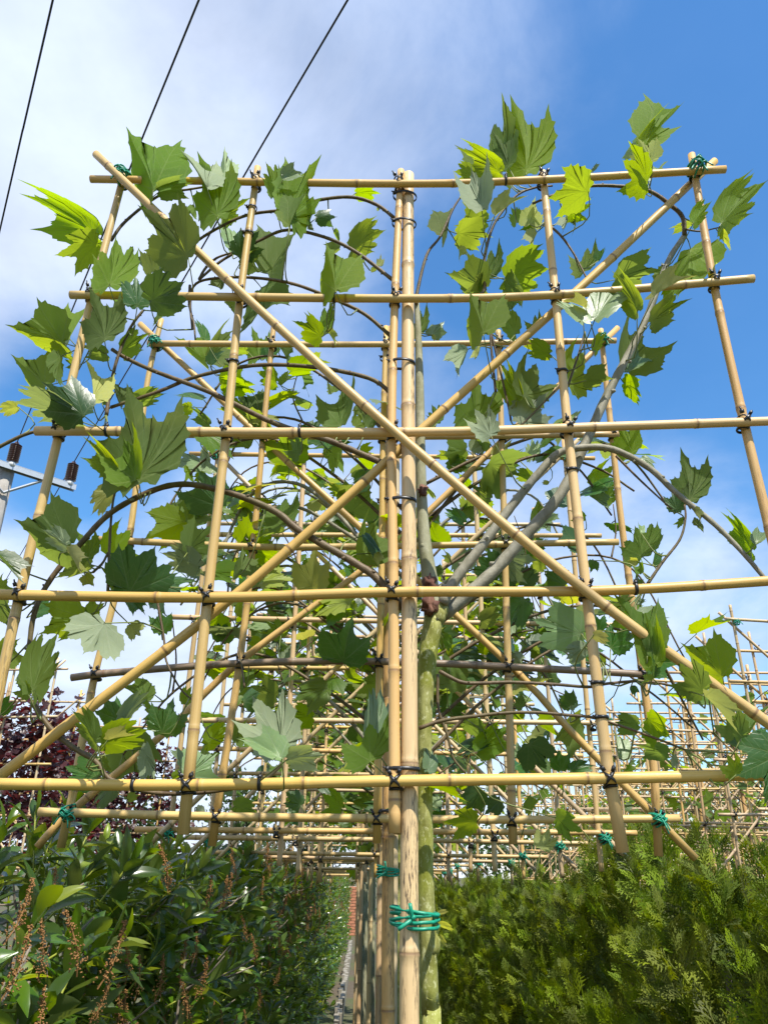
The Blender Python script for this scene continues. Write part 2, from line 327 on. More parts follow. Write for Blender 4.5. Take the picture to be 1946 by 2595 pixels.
# ------------------------------------------------------------------ bamboo canes
def cane_geo(P, r0, r1, sides=12, gap=(.17, .30), phase=None, mb=None):
    """a bamboo cane along P: swollen joints, thin dark scar line, hollow sawn ends"""
    P = np.asarray(P, float); fine = spline(P, 60) if len(P) > 2 else spline(P, 2)
    L = np.concatenate([[0], np.cumsum(np.linalg.norm(np.diff(fine, axis=0), axis=1))]); T = L[-1]
    S, RM, A = [0.0], [1.0], [0.0]; s = random.uniform(.04, .2) if phase is None else phase
    while s < T - .03:
        if s - .02 > S[-1]: S.append(s - .02); RM.append(.985); A.append(0)
        for d, m, a in ((-.0075, 1.0, 0), (-.004, 1.085, .25), (-.0012, 1.09, 1.0), (.0008, 1.03, 1.0), (.0026, 1.075, .1), (.0075, 1.0, -.35), (.016, .985, 0)):
            S.append(s + d); RM.append(m); A.append(a)
        s += random.uniform(*gap)
        k = (S[-1] + s) / 2
        if len(P) > 2:
            for q in np.linspace(S[-1], s - .02, 5)[1:-1]:
                if q < T - .01: S.append(q); RM.append(.975); A.append(0)
        elif k < T - .03: S.append(k); RM.append(.97); A.append(0)
    S.append(T); RM.append(1.0); A.append(0)
    S = np.array(S); Q = np.stack([np.interp(S, L, fine[:, i]) for i in range(3)], 1)
    R = (r0 + (r1 - r0) * S / T) * np.array(RM); A = np.array(A)
    # hollow ends
    d0, d1 = unit(Q[0] - Q[1]), unit(Q[-1] - Q[-2])
    Q = np.vstack([Q[0] - d0 * .02, Q[0] - d0 * .0005, Q, Q[-1] - d1 * .0005, Q[-1] - d1 * .02])
    R = np.concatenate([[R[0] * .6, R[0] * .62], R, [R[-1] * .62, R[-1] * .6]]); A = np.concatenate([[.6, -1], A, [-1, .6]])
    n = len(Q); mb = mb or MB(); Td = np.zeros_like(Q)
    core = Q[2:-2]; Tt = np.gradient(core, axis=0); Tt /= np.linalg.norm(Tt, axis=1, keepdims=True)
    Td[2:-2] = Tt; Td[:2] = Tt[0]; Td[-2:] = Tt[-1]
    u = np.cross(Td[0], [.3, .9, .2]); u /= np.linalg.norm(u); ang = np.linspace(0, 2 * math.pi, sides, endpoint=False); V, UV = [], []
    ss = np.concatenate([[0, 0], S, [T, T]]); wob = [random.uniform(0, 6.28) for _ in range(2)]
    for i in range(n):
        u = u - Td[i] * np.dot(u, Td[i]); u /= np.linalg.norm(u); w = np.cross(Td[i], u)
        V.append(Q[i] + R[i] * (np.cos(ang)[:, None] * u + np.sin(ang)[:, None] * w)); UV.append(np.stack([np.abs(ang / math.pi - 1), np.full(sides, ss[i])], 1))
    F = [(i * sides + j, i * sides + (j + 1) % sides, (i + 1) * sides + (j + 1) % sides, (i + 1) * sides + j) for i in range(n - 1) for j in range(sides)]
    F.append(tuple(range(sides))[::-1]); F.append(tuple((n - 1) * sides + j for j in range(sides)))
    return mb.add(np.concatenate(V), F, np.concatenate(UV), 0, np.repeat(A, sides))
# ties ---------------------------------------------------------------------
def loop_pts(a, b, nrm_u, nrm_v, n=18, c=(0, 0, 0), wob=0.0):
    th = np.linspace(0, 2 * math.pi, n, endpoint=False)
    return np.asarray(c) + a * np.cos(th)[:, None] * np.asarray(nrm_u) + b * np.sin(th)[:, None] * np.asarray(nrm_v) + wob * RNG.normal(size=(n, 3))
def tie_cross_mesh(n, r, seed):
    """two crossed cable ties: local X along the rail, Z up, -Y towards the front"""
    random.seed(seed); mb = MB()
    for s in (-1, 1):
        d = unit((s, 0, 1.0)); p = loop_pts(r * 1.45, r * 2.25, d, (0, 1, 0), n)
        V, F, U = tube(p, .0019, 6, closed=True, squash=(1.5, .7)); mb.add(V, F, U)
        hd = -d if s == 1 else -d
        c = unit((s * .55, -1.4, 1.0)) * r * 2.1 + np.array([s * .002, -.001, random.uniform(0, .003)])
        M = np.array([unit((1, 0, -s * .5)), unit((s * .3, 1, .5)), unit(np.cross(unit((1, 0, -s * .5)), unit((s * .3, 1, .5))))]).T
        V, F = box(c, (.0062, .0058, .0075), M); mb.add(V, F)
        t = np.array([c, c + unit((s * .5, -.2, 1.0)) * random.uniform(.006, .011)]); V, F, U = tube(t, .0017, 5); mb.add(V, F, U)
    V, F, U = tube(loop_pts(r * 1.12, r * 1.2, (1, 0, 0), (0, 1, 0), n, (0, r * .9, -r * 1.25)), .002, 6, closed=True, squash=(1, 1.6)); mb.add(V, F, U)
    return mb.mesh('cable_tie', [M_TIE])
TIE_X = [tie_cross_mesh(18, .0098, k) for k in range(3)]
TIE_X_FAR = [tie_cross_mesh(10, .0105, 9)]
def ring_mesh(r1, r2, head=True, wid=2.0):
    mb = MB(); V, F, U = tube(loop_pts(r1, r2, (1, 0, 0), (0, 1, 0), 20), .0016, 6, closed=True, squash=(.7, wid)); mb.add(V, F, U)
    if head:
        V, F = box((-r1 * .9, -r2 * .55, 0), (.007, .006, .0065)); mb.add(V, F)
        V, F, U = tube([(-r1 * .9, -r2 * .55, 0), (-r1 * .9 - .007, -r2 * .5 - .004, .002)], .0016, 5); mb.add(V, F, U)
    return mb.mesh('cable_tie', [M_TIE])
TIE_RING = ring_mesh(.0112, .0112)
def twine_mesh(seed, r=.011, turns=7, tr=.0021):
    """bundle of turns of green twine wound over a crossing of three canes"""
    g = np.random.default_rng(seed); mb = MB(); pts = []
    for k in range(turns):
        a = (-.5 + g.uniform(-.2, .2)) if k % 3 else .7; d = unit((math.cos(a), 0, math.sin(a) + .0)); o = unit(np.cross(d, (0, 1, 0))) * (k - turns / 2) * tr * 1.5
        V, F, U = tube(loop_pts(r * g.uniform(1.5, 1.95), r * g.uniform(2.2, 2.7), d, (0, 1, 0), 18, o, .0006), tr * g.uniform(.8, 1.1), 6, closed=True); mb.add(V, F, U)
    for k in range(3):
        e = unit((g.uniform(-1, 1), -.6, g.uniform(-1, .4))); V, F, U = tube(spline([(0, -r * 2.2, 0), e * r * 2.4 + (0, -.006, 0), e * r * 3.2 + (0, -.004, -.008)], 6), tr * .9, 6); mb.add(V, F, U)
    return mb.mesh('twine_tie', [M_TWINE])
TWINE = [twine_mesh(s) for s in (1, 2, 3)]
def place(name, mesh, parent, p, rz=0.0, tilt=0.0, scale=1.0, up=None):
    M = Matrix.Translation(Vector([float(a) for a in p])) @ Matrix.Rotation(rz, 4, 'Z') @ Matrix.Rotation(tilt, 4, 'Y') @ Matrix.Scale(scale, 4)
    return new_obj(name, mesh, parent, parent.matrix_basis.inverted() @ M)
def part_world(name, mb, parent, mats, kind=None, label=None, smooth=True):
    o = np.array(parent.matrix_basis.translation); return new_obj(name, mb.mesh(name, mats, o, smooth), parent, Matrix.Identity(4), label, None, None, kind)
# ------------------------------------------------------------------ front two frames, from their canes in the picture
FR = {1: Plane(1.36, -.0476, .022), 2: Plane(1.985, -.02, 0.0)}
F1 = dict(
  rails=[[(197, 387), (862, 397), (1177, 388), (1566, 366)], [(153, 637), (852, 645), (1199, 637), (1627, 602)], [(78, 931), (850, 934), (1300, 922), (1720, 908)],
         [(-40, 1284), (449, 1291), (850, 1279), (1300, 1276), (1740, 1250)], [(-90, 1693), (400, 1696), (850, 1687), (1315, 1681), (1720, 1672)]],
  verts=[[(270, 372), (200, 640), (130, 932), (43, 1288), (-45, 1700), (-75, 1830)], [(557, 362), (520, 636), (490, 930), (449, 1290), (396, 1803)],
         [(866, 369), (853, 645), (846, 932), (850, 1280), (853, 1800)], [(1172, 372), (1199, 637), (1226, 926), (1266, 1276), (1315, 1681), (1345, 1842)],
         [(1493, 334), (1541, 613), (1607, 915), (1690, 1262), (1782, 1680), (1815, 1830)]],
  dA=[(208, 333), (530, 640), (850, 930), (1268, 1279), (1659, 1563), (1800, 1668)], dB=[(1543, 348), (1265, 610), (925, 915), (655, 1160), (450, 1333), (115, 1590), (-60, 1722)],
  post=[(882, 378), (881, 640), (882, 930), (884, 1280), (884, 1680), (884, 2200)])
F2 = dict(
  rails=[[(320, 742), (835, 744), (1330, 736)], [(265, 938), (830, 944), (1340, 938)], [(205, 1165), (545, 1181), (825, 1180), (1335, 1171)],
         [(155, 1464), (215, 1456), (517, 1433), (815, 1429), (1105, 1441), (1395, 1457)], [(85, 1754), (465, 1764), (815, 1768), (1110, 1771), (1466, 1768)]],
  verts=[[(349, 690), (315, 850), (285, 1130), (240, 1325), (205, 1460), (150, 1757), (132, 1832)], [(592, 700), (575, 870), (548, 1170), (518, 1430), (466, 1770), (458, 1828)],
         [(834, 706), (827, 960), (825, 1180), (820, 1430), (814, 1822)], [(1076, 715), (1085, 1003), (1097, 1440), (1108, 1824)],
         [(1297, 712), (1316, 895), (1344, 1146), (1384, 1432), (1410, 1640), (1422, 1850)]],
  dA=[(303, 700), (575, 955), (830, 1187), (1110, 1446), (1230, 1577), (1420, 1770), (1502, 1855)], dB=[(1334, 708), (1050, 985), (815, 1205), (520, 1428), (360, 1580), (150, 1757), (82, 1830)],
  post=[(846, 708), (842, 1000), (838, 1430), (838, 1850), (838, 2200)])
def picture_frame(k, d, label, rc, rp, old_shaded=()):
    pl = FR[k]; w = lambda p, dy: pl.at(p[0] * DK, p[1] * DK, dy); x0 = w(d['post'][3], 0)[0]
    root = thing('bamboo_frame', (x0, pl.y(x0), 0), label, 'trellis frame', 'bamboo frames of the central row')
    s = 14 if k == 1 else 12
    def cane(pts, dys, r, mat=M_BAM, name='cane', lab=None):
        P = [w(p, dy) for p, dy in zip(pts, dys)]; random.seed(int(abs(P[0][0] * 977 + P[0][2] * 3131)))
        mb = cane_geo(P, r[0], r[1], s); o = part_world(name, mb, root, [mat], label=lab); return P
    rails = [cane(p, [-2 * rc * .98] * len(p), (rc * random.uniform(.96, 1.06), rc * .95), M_OLD_SHADED if ('r', i) in old_shaded else M_BAM) for i, p in enumerate(d['rails'])]
    vert = [cane(p[::-1], [0] * len(p), (rc * 1.04, rc * .88), M_OLD_SHADED if ('v', i) in old_shaded else M_BAM) for i, p in enumerate(d['verts'])]
    n = len(d['dA']); cane(d['dA'], [(-4 * rc - .001) if k == 1 else 2.05 * rc] * n, (rc, rc * .95))
    cane(d['dB'], [2.05 * rc if k == 1 else 4.1 * rc] * len(d['dB']), (rc * .95, rc), M_BAM)
    pp = [w(p, rp * .5 if k == 1 else rp * 1.9) for p in d['post']]; pp.append(pp[-1] + (pp[-1] - pp[-2]) * ((pp[-1][2] + .2) / max(pp[-2][2] - pp[-1][2], 1e-3)))
    pp = [np.array(p) for p in pp]; zb = pp[-1]
    random.seed(5 + k); part_world('post', cane_geo(pp[::-1], rp, rp * .83, 20, (.28, .42), phase=.30), root, [M_POST])
    # ties where canes cross
    for i, R in enumerate(d['rails']):
        Rs = spline(R, 300)
        for j, V in enumerate(d['verts']):
            Vs = spline(V, 300); dd = np.linalg.norm(Rs[:, None] - Vs[None], axis=2); a, b = np.unravel_index(dd.argmin(), dd.shape)
            if dd[a, b] > 6: continue
            p = w(Rs[a], -rc); corner = (i in (0, 4)) and (j in (0, 4))
            if corner: place('twine_tie', TWINE[(i + j) % 3], root, p + np.array([0, -rc * (1.0 if k == 1 else .2), 0]), pl.yaw, 0, rc / .0098)
            place('cable_tie', TIE_X[(i * 5 + j) % 3], root, p, pl.yaw + random.uniform(-.15, .15), random.uniform(-.25, .25), rc / .0098)
    return root, pp
fr1, POST1 = picture_frame(1, F1, 'foremost bamboo frame with thick pale post, tied with black cable ties', .0098, .0167)
fr2, POST2 = picture_frame(2, F2, 'second bamboo frame, directly behind the foremost one, with a grey weathered rail coloured darker for shade', .0098, .0160, {('r', 3)})
# bands round post and stake of the first frame
def band(root, pl, dpx, r1, r2, dy, name='cable_tie', mesh=None, tilt=0.0):
    p = pl.at(dpx[0] * DK, dpx[1] * DK, dy); place(name, mesh or ring_mesh(r1, r2, True, 2.4), root, p, pl.yaw, tilt)
for y, tilt in ((425, .12), (484, .1), (786, .02), (1083, 0), (1662, 0)):
    xp = np.interp(y, [p[1] for p in F1['post']], [p[0] for p in F1['post']]); xs = np.interp(y, [p[1] for p in F1['verts'][2]], [p[0] for p in F1['verts'][2]])
    band(fr1, FR[1], ((xp + xs) / 2 + 2, y), .0285, .0185, .006, tilt=tilt)
for c, y in ((1, 450), (1, 505), (1, 782), (3, 803), (3, 1016), (3, 1476), (3, 1550)):
    xs = np.interp(y, [p[1] for p in F1['verts'][c]], [p[0] for p in F1['verts'][c]]); band(fr1, FR[1], (xs, y), 0, 0, 0, mesh=TIE_RING)
for ri, x in ((2, 648), (2, 232), (3, 1372), (4, 290), (4, 562), (1, 722), (0, 492), (0, 1092)):
    ys = np.interp(x, [p[0] for p in F1['rails'][ri]], [p[1] for p in F1['rails'][ri]]); band(fr1, FR[1], (x, ys), 0, 0, -.0192, mesh=TIE_RING, tilt=math.pi / 2)
for y in (775, 1083, 1752):
    band(fr2, FR[2], (np.interp(y, [700, 1800], [840, 826]), y), .026, .019, .012)
# ------------------------------------------------------------------ plane leaves
def leaf_outline(sin=1.0, seed=0, teeth=1.0):
    g = np.random.default_rng(seed)
    h = np.array([(0, 1.0), (.045, .885), (.12, .82), (.105, .73), (.20, .66), (.185, .585), (.215, .535), (.31, .575), (.385, .655), (.455, .665), (.61, .755), (.575, .645), (.625, .56), (.545, .475), (.60, .385), (.515, .315), (.575, .215), (.475, .145), (.435, .04), (.30, .045), (.21, -.03), (.10, .0), (.03, .035)])
    sinus = {3: .2, 5: .7, 6: 1.0, 7: .8, 8: .3, 13: .2, 15: .35, 17: .2}
    c = np.array([0, .12])
    for i, k in sinus.items(): h[i] = c + (h[i] - c) * (1 + k * (1 - sin) * .42)
    h[1:] += g.normal(size=h[1:].shape) * .014
    mid = c + ((h[:-1] + h[1:]) / 2 - c) * .972                      # edges curve in between the teeth
    f = np.empty((2 * len(h) - 1, 2)); f[0::2] = h; f[1::2] = mid
    l = f[1:].copy(); l[:, 0] *= -1; l += g.normal(size=l.shape) * .009
    return np.vstack([f, l[::-1]])
def leaf_mesh(seed, sin, fold, droop, rip, curl, mats):
    g = np.random.default_rng(seed); O = leaf_outline(sin, seed); c = np.array([0, .12]); n = len(O)
    ts = [.33, .66, 1.0]; V = [c]; 
    for t in ts: V += list(c + (O - c) * t)
    V = np.array(V); F = [(0, 1 + j, 1 + (j + 1) % n) for j in range(n)]
    for k in range(2):
        a, b = 1 + k * n, 1 + (k + 1) * n; F += [(a + j, b + j, b + (j + 1) % n, a + (j + 1) % n) for j in range(n)]
    F = [q[::-1] for q in F]
    x, y = V[:, 0], V[:, 1]; r = np.hypot(x, y - .13); ang = np.arctan2(np.abs(x), y - .13)
    z = fold * np.sqrt(x * x + .0004) - droop * r ** 2 + rip * r * np.cos(ang * 360 / 41.0 + math.pi)
    z += .035 * np.sin(x * 5 + seed) * r * 1.3 + .03 * np.sin(y * 6 + seed * 2) * r + curl * .35 * np.sin(seed * 1.7 + x * 4) * r ** 2
    P = np.stack([x * (1 - .5 * abs(fold) ** 2), y, z], 1)
    return build_mesh('leaf', P, F, np.stack([x, y], 1), None, mats)
SHAPES = [(.6, .14, .16, .006, .25), (.3, .26, .05, .005, .3), (.0, .08, .30, .006, .25), (.6, .42, .20, .004, .4), (-.4, .16, .12, .005, .3), (.95, .04, .10, .007, .35), (.1, .24, .38, .005, .25), (.4, -.10, .26, .006, .3)]
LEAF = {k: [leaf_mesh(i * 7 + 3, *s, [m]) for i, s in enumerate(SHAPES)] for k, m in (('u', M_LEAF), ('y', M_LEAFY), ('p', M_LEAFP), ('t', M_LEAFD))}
def put_leaf(parent, kind, base, m, n, L, wx=1.0, idx=None):
    m = unit(m); n = unit(n - m * np.dot(n, m)); X = np.cross(m, n); i = random.randrange(len(SHAPES)) if idx is None else idx
    o = np.array(parent.matrix_basis.translation)
    return new_obj('leaf', LEAF[kind][i], parent, basis(base - o, X * L * wx, m * L, n * L))
# explicit leaves of the first tree: crop, base, tip, apparent width/length, kind (u lit from above, t upper face, p downy, y young), f = in front of the canes
L1 = """1 1000 480 895 130 1 u f;1 1020 480 1220 400 .6 u f;1 1410 660 1370 330 .85 u f;1 1350 470 1250 250 .55 p f;1 1450 390 1470 220 .6 p;1 1430 660 1560 520 .75 u;1 1260 570 1240 650 .7 u;1 640 780 300 490 .5 u;1 650 805 370 885 .75 u
1 705 1100 770 810 .8 u f;1 1230 920 1060 640 1 u f;1 985 1000 985 820 .6 y;1 970 990 880 880 .5 p;1 1005 990 1060 870 .5 p;1 890 1230 880 1000 .75 t f;1 960 1190 1190 1060 1 t f;1 680 1450 650 1170 .95 u f;1 430 1460 110 1325 .8 u
1 450 1440 540 1210 .5 u;1 700 1530 540 1460 .6 u;1 780 1520 910 1390 .75 u;1 300 1740 140 1550 .95 u;1 400 1530 340 1720 .5 u;1 560 1935 270 1700 .75 t f;1 520 1960 110 1805 .33 p f;1 600 1850 620 1600 .35 y f;1 660 1850 690 1720 .4 t
1 1030 1250 1040 1340 1 u;1 800 1160 760 1230 1 u;4 835 430 850 -60 1.0 u f;4 815 410 770 160 .9 u f;4 690 370 570 150 .45 u f;1 120 1860 -10 1900 .6 y;1 500 1600 420 1560 .7 u;1 840 1850 1060 1770 .5 u;1 800 1840 760 1720 .8 u
2 440 520 530 180 .72 u f;2 430 545 500 330 .5 u f;2 350 330 315 165 .6 u f;2 390 250 520 190 .6 p f;2 310 830 420 590 1.05 u;2 590 480 720 470 .7 t;2 560 470 520 560 .6 u;2 700 560 750 640 .4 u;2 800 668 985 550 .8 u;2 712 930 690 670 1 u f
2 740 660 630 700 .6 u;2 635 1200 520 1100 .85 u;2 660 1160 730 1240 .4 y;2 640 1190 640 1010 .8 u;2 830 330 970 310 .75 u;2 975 770 985 710 .7 y;2 960 785 915 795 .6 u;2 970 430 955 425 1 u;2 740 1740 770 1530 1 u;2 830 1740 870 1650 .9 u;2 900 1740 950 1660 .8 u
2 100 690 60 500 .6 p;2 120 720 250 560 .8 t;2 130 760 250 700 .8 u;2 270 890 280 1190 .9 u;2 110 970 70 1070 .9 u;2 30 840 40 930 .8 u
2 1350 590 1395 430 .8 u;2 1430 575 1630 560 .9 u;2 1340 560 1285 500 .35 p;2 1450 650 1465 745 .5 y;2 1620 910 1400 800 .85 u;2 1600 1190 1550 950 1.05 u f;2 1205 1190 1215 1030 .85 u;2 1280 1190 1370 1090 .7 p;2 1290 1185 1315 1215 .6 y;2 1510 1260 1410 1430 .5 p;2 1560 1250 1560 1340 .5 y;2 1320 1720 1300 1610 .8 u
3 250 400 200 130 1 u;3 250 395 75 260 .6 u;3 380 410 380 105 .85 u;3 290 370 270 240 .8 u;3 110 420 10 380 .9 u;3 150 600 100 400 .85 p f;3 210 620 350 505 .5 y f;3 180 650 5 660 .9 u;3 400 670 425 540 .9 y;3 330 660 310 580 .7 u;3 430 680 340 690 .5 t;3 440 700 390 800 .45 y
3 720 490 500 500 1.05 u f;3 600 610 725 560 .7 u;3 600 630 560 700 .6 p;3 650 600 620 690 .6 u;3 730 390 750 330 .45 t;3 1030 440 890 330 1.15 u f;3 1050 340 990 245 1.3 y f;3 1010 270 1130 25 .28 u;3 1000 270 1070 95 .45 u;3 1030 440 1110 340 .4 p
3 1260 660 1340 550 .6 u f;3 1260 665 1135 670 .45 u;3 1400 670 1600 450 .6 u;3 1390 700 1475 790 .35 y;3 1250 780 1215 1090 .85 u;3 690 920 700 785 .95 u;3 760 860 790 780 .5 t;3 840 960 1030 885 .95 u;3 735 1180 875 970 .6 p f;3 690 1190 560 1050 .42 p f;3 700 1110 590 1050 .3 y f
3 970 1130 890 930 .5 u f;3 1050 1050 1225 915 .35 y f;3 1090 1000 1170 880 .5 u;3 1030 1190 1160 1070 .7 u;3 900 1440 960 1235 1.05 u;3 910 1450 1050 1350 .5 p;3 890 1500 1020 1560 .8 u;3 690 1490 835 1470 .8 u;3 600 1520 690 1340 1 u;3 740 1340 790 1240 .5 u;3 190 960 190 795 .9 u;3 260 950 490 890 1 u;3 260 950 410 1100 .6 u
3 330 1600 280 1420 .6 u;3 370 1590 440 1400 1 u;3 510 1350 370 1300 .6 u;3 430 1230 425 1140 .85 u;3 340 1720 470 1580 1.05 p;3 200 1790 110 1640 .8 p f;3 100 1730 140 1530 1.1 u;3 330 1250 250 1120 .6 u;3 180 960 60 1020 .8 u
6 840 250 800 90 .95 u;6 890 260 975 315 .6 p;6 1180 540 1185 275 .8 u;6 1110 595 1080 450 .75 t;6 1180 550 1095 420 .33 u;6 1200 570 1265 650 .5 y;6 1240 640 1215 710 .9 u;6 1150 640 1085 665 .7 u;6 900 870 870 690 1.35 u;6 890 720 880 650 .6 p;6 960 910 990 790 .4 t;6 870 890 800 885 .7 y;6 900 960 885 890 .8 u
6 1560 830 1440 605 .45 u;6 1580 790 1659 690 .6 p;6 1560 900 1500 830 .5 u;6 610 880 585 955 .9 t;6 850 1040 870 960 .6 u;6 860 1150 920 1110 .6 p;6 760 1160 820 1100 .9 u;6 545 1330 240 1240 .85 p;6 560 1400 430 1480 .7 p;6 640 1310 600 1200 1 t;6 700 1420 810 1290 1 t;6 600 1330 705 1370 .6 y f;6 870 1240 1060 1210 .4 p
6 935 1480 810 1105 .4 u f;6 970 1530 955 1240 .55 u f;6 970 1600 880 1620 .4 u f;6 960 1590 965 1440 .3 t f;6 1395 1600 1160 1380 .85 u f;6 1275 1690 1110 1500 .8 u f;6 1260 1690 1515 1915 .22 y f;6 1500 1970 1390 1770 .75 u f;6 1540 1900 1640 1760 .6 u;6 1560 1960 1659 1880 .5 t;6 1060 2055 870 1985 .55 u;6 1080 2060 1120 2140 .5 p
6 880 1880 715 1850 .7 u;6 920 1830 1080 1950 .8 u;6 760 2090 745 1890 .5 p;13 1330 1130 1010 1290 1.15 t f;13 1010 1290 945 1140 .85 u f;6 830 1640 860 1710 .6 t;6 470 1760 430 1660 .8 t;6 470 1790 530 1740 .4 p
4 690 440 540 595 .5 y;4 430 800 145 630 1 u f;4 410 790 270 690 .6 p f;4 530 880 500 730 1 u;4 560 900 330 965 .5 u;4 400 820 525 960 .3 y f;4 510 960 575 1040 .7 y;4 640 860 790 700 1 u;4 770 1090 930 800 1.1 t;4 690 1060 640 930 .6 u;4 770 1070 880 1190 .6 t;4 1210 920 985 825 .6 p;4 1120 840 1250 670 .9 u;4 1440 970 1470 820 .8 u
4 -40 830 165 990 .22 t f;4 -30 1130 120 1180 1.2 u;4 -10 1070 40 990 1 u;4 530 1215 240 1300 .75 u;4 640 1245 500 1440 1.35 p f;4 780 1260 860 1345 .9 y;4 980 1320 960 1165 .8 t;4 190 1690 320 1320 .5 u f;4 180 1690 100 1600 .7 u f;4 -20 1480 100 1350 .9 u;4 200 1200 340 1120 .5 t;4 590 1985 460 1775 .4 u f;4 600 1985 890 1880 .6 u f;4 720 1850 620 1690 .7 t;4 720 1850 890 1650 .35 p
4 970 1930 1040 1715 .95 t;4 900 1730 760 1620 .65 u;4 540 1230 620 1130 .8 u;4 640 1960 830 1900 .3 y f;4 -20 1790 60 1690 .9 t;4 120 1620 250 1500 .4 p;12 620 920 780 800 1.1 p;12 600 830 550 770 .6 p;12 400 770 500 925 .5 p;12 200 920 20 860 .9 t;12 200 830 260 890 .8 u;12 1120 790 960 520 .85 p;12 1110 830 900 690 .6 p f;12 1120 830 1310 790 .6 p f;12 1540 850 1530 650 1.2 u;12 1540 760 1610 470 .5 p
5 740 890 815 650 .8 u;5 800 830 880 930 .5 y;5 760 720 900 850 .3 t;5 270 680 290 500 1.05 u;5 290 700 115 720 .4 u;5 560 220 620 330 .9 u;5 380 250 320 150 .9 u
8 285 225 460 270 .3 u;8 495 370 355 370 .75 u;8 800 350 915 410 .7 u;8 745 480 780 395 .9 y;8 290 170 310 70 .6 p;8 330 740 375 725 .35 y;8 335 780 400 800 .35 y;8 335 830 375 870 .45 y;8 330 820 350 760 .4 y"""
L2 = """9 520 160 470 10 1.1 u;9 450 220 480 375 1.2 u;9 790 390 720 285 1 u;9 1020 360 975 495 1 u;9 640 500 790 510 .5 u;9 1090 650 965 600 .5 u;9 490 800 375 745 .5 u;9 130 800 170 670 .8 u;9 20 770 40 645 1 u;9 230 520 10 330 .4 p;9 210 200 115 75 .4 u;9 100 80 0 110 .8 u;9 80 480 50 560 .9 u
9 150 350 240 480 .5 p;9 1180 370 1270 340 .9 u;9 1150 560 1240 480 .5 t;9 600 900 510 870 .6 u;9 1200 80 1140 190 .8 u;9 180 520 100 560 .7 u;1 1340 1580 1180 1420 .6 u;1 1340 1560 1470 1380 .8 u;1 1360 1600 1440 1490 .5 t;1 1330 1440 1280 1290 .4 t;1 1600 1500 1470 1480 .5 u;2 230 1690 150 1540 1 u;2 250 1335 245 1180 .95 u;2 290 1330 365 1210 .6 t;2 370 1250 460 1360 .4 u;2 360 1470 250 1400 .85 u;2 380 1490 465 1415 .5 u;2 510 1420 545 1525 .6 u;2 700 1530 720 1450 .9 u
10 230 600 370 650 .8 t;10 540 870 430 770 .7 u;10 850 1000 875 890 1 u;10 1230 790 1395 640 .75 u;10 350 1040 215 925 .5 t;10 830 720 690 690 .6 u;10 600 1400 440 1270 1 t;10 720 1460 560 1380 .9 t;10 760 1480 840 1340 .8 t;10 920 1340 790 1260 .8 u;10 1060 1480 900 1370 1 t;10 400 540 480 440 .9 p;10 560 590 660 480 .8 y;10 820 600 830 450 .6 p;10 240 570 150 560 .7 u;10 480 700 540 780 .8 u;10 110 980 170 1080 .8 u;10 1330 890 1400 800 .8 u;10 1230 840 1380 930 .4 p;10 700 1200 610 1200 .8 u;10 640 1060 570 1130 .7 u;10 940 760 890 750 .6 y;10 1200 1000 1100 950 .8 u;10 160 1420 110 1310 .6 u;10 250 1300 200 1260 .9 u
11 470 1100 255 1165 .4 t;11 400 1170 590 990 .6 u;11 690 1200 660 1100 1 p;11 730 1100 860 1285 1 t;11 950 1290 930 1145 .85 t;11 1000 1290 1160 1240 .5 t;11 1080 960 870 1090 .8 u;11 1010 890 975 770 .85 t;11 310 970 480 1040 .6 u;11 430 1400 330 1560 .8 t;11 560 1470 450 1570 .8 t;11 730 1570 805 1450 .5 u;11 420 320 560 270 .8 u;11 480 500 390 460 .8 u;11 640 520 700 600 .8 p;11 760 490 830 540 .9 u;11 300 520 340 450 .8 u;11 700 880 650 800 .8 u;11 190 420 250 500 .7 u;11 530 880 500 800 .6 u;11 160 1520 110 1440 .7 p;11 1060 1640 900 1600 .6 u
12 870 110 930 30 .7 u;12 800 250 830 150 1 t;12 760 290 840 290 .5 u;12 920 470 900 380 .9 u;12 1080 520 980 460 1 u;12 1260 620 1150 600 1 u;12 1550 400 1570 310 .8 u;12 1590 450 1470 500 .9 u;12 720 760 840 660 .6 u;12 870 750 900 650 .8 u;12 1000 260 930 250 .8 u;12 1100 220 1050 150 .9 u;12 860 1060 990 1100 .7 u;12 1200 1060 1120 990 .8 t;12 1400 1080 1300 1000 .9 u;12 680 1060 700 1150 .5 p;12 340 1030 400 1000 .7 u;12 440 480 340 460 .6 u;12 620 560 650 470 .7 u;12 560 920 620 890 .6 u"""
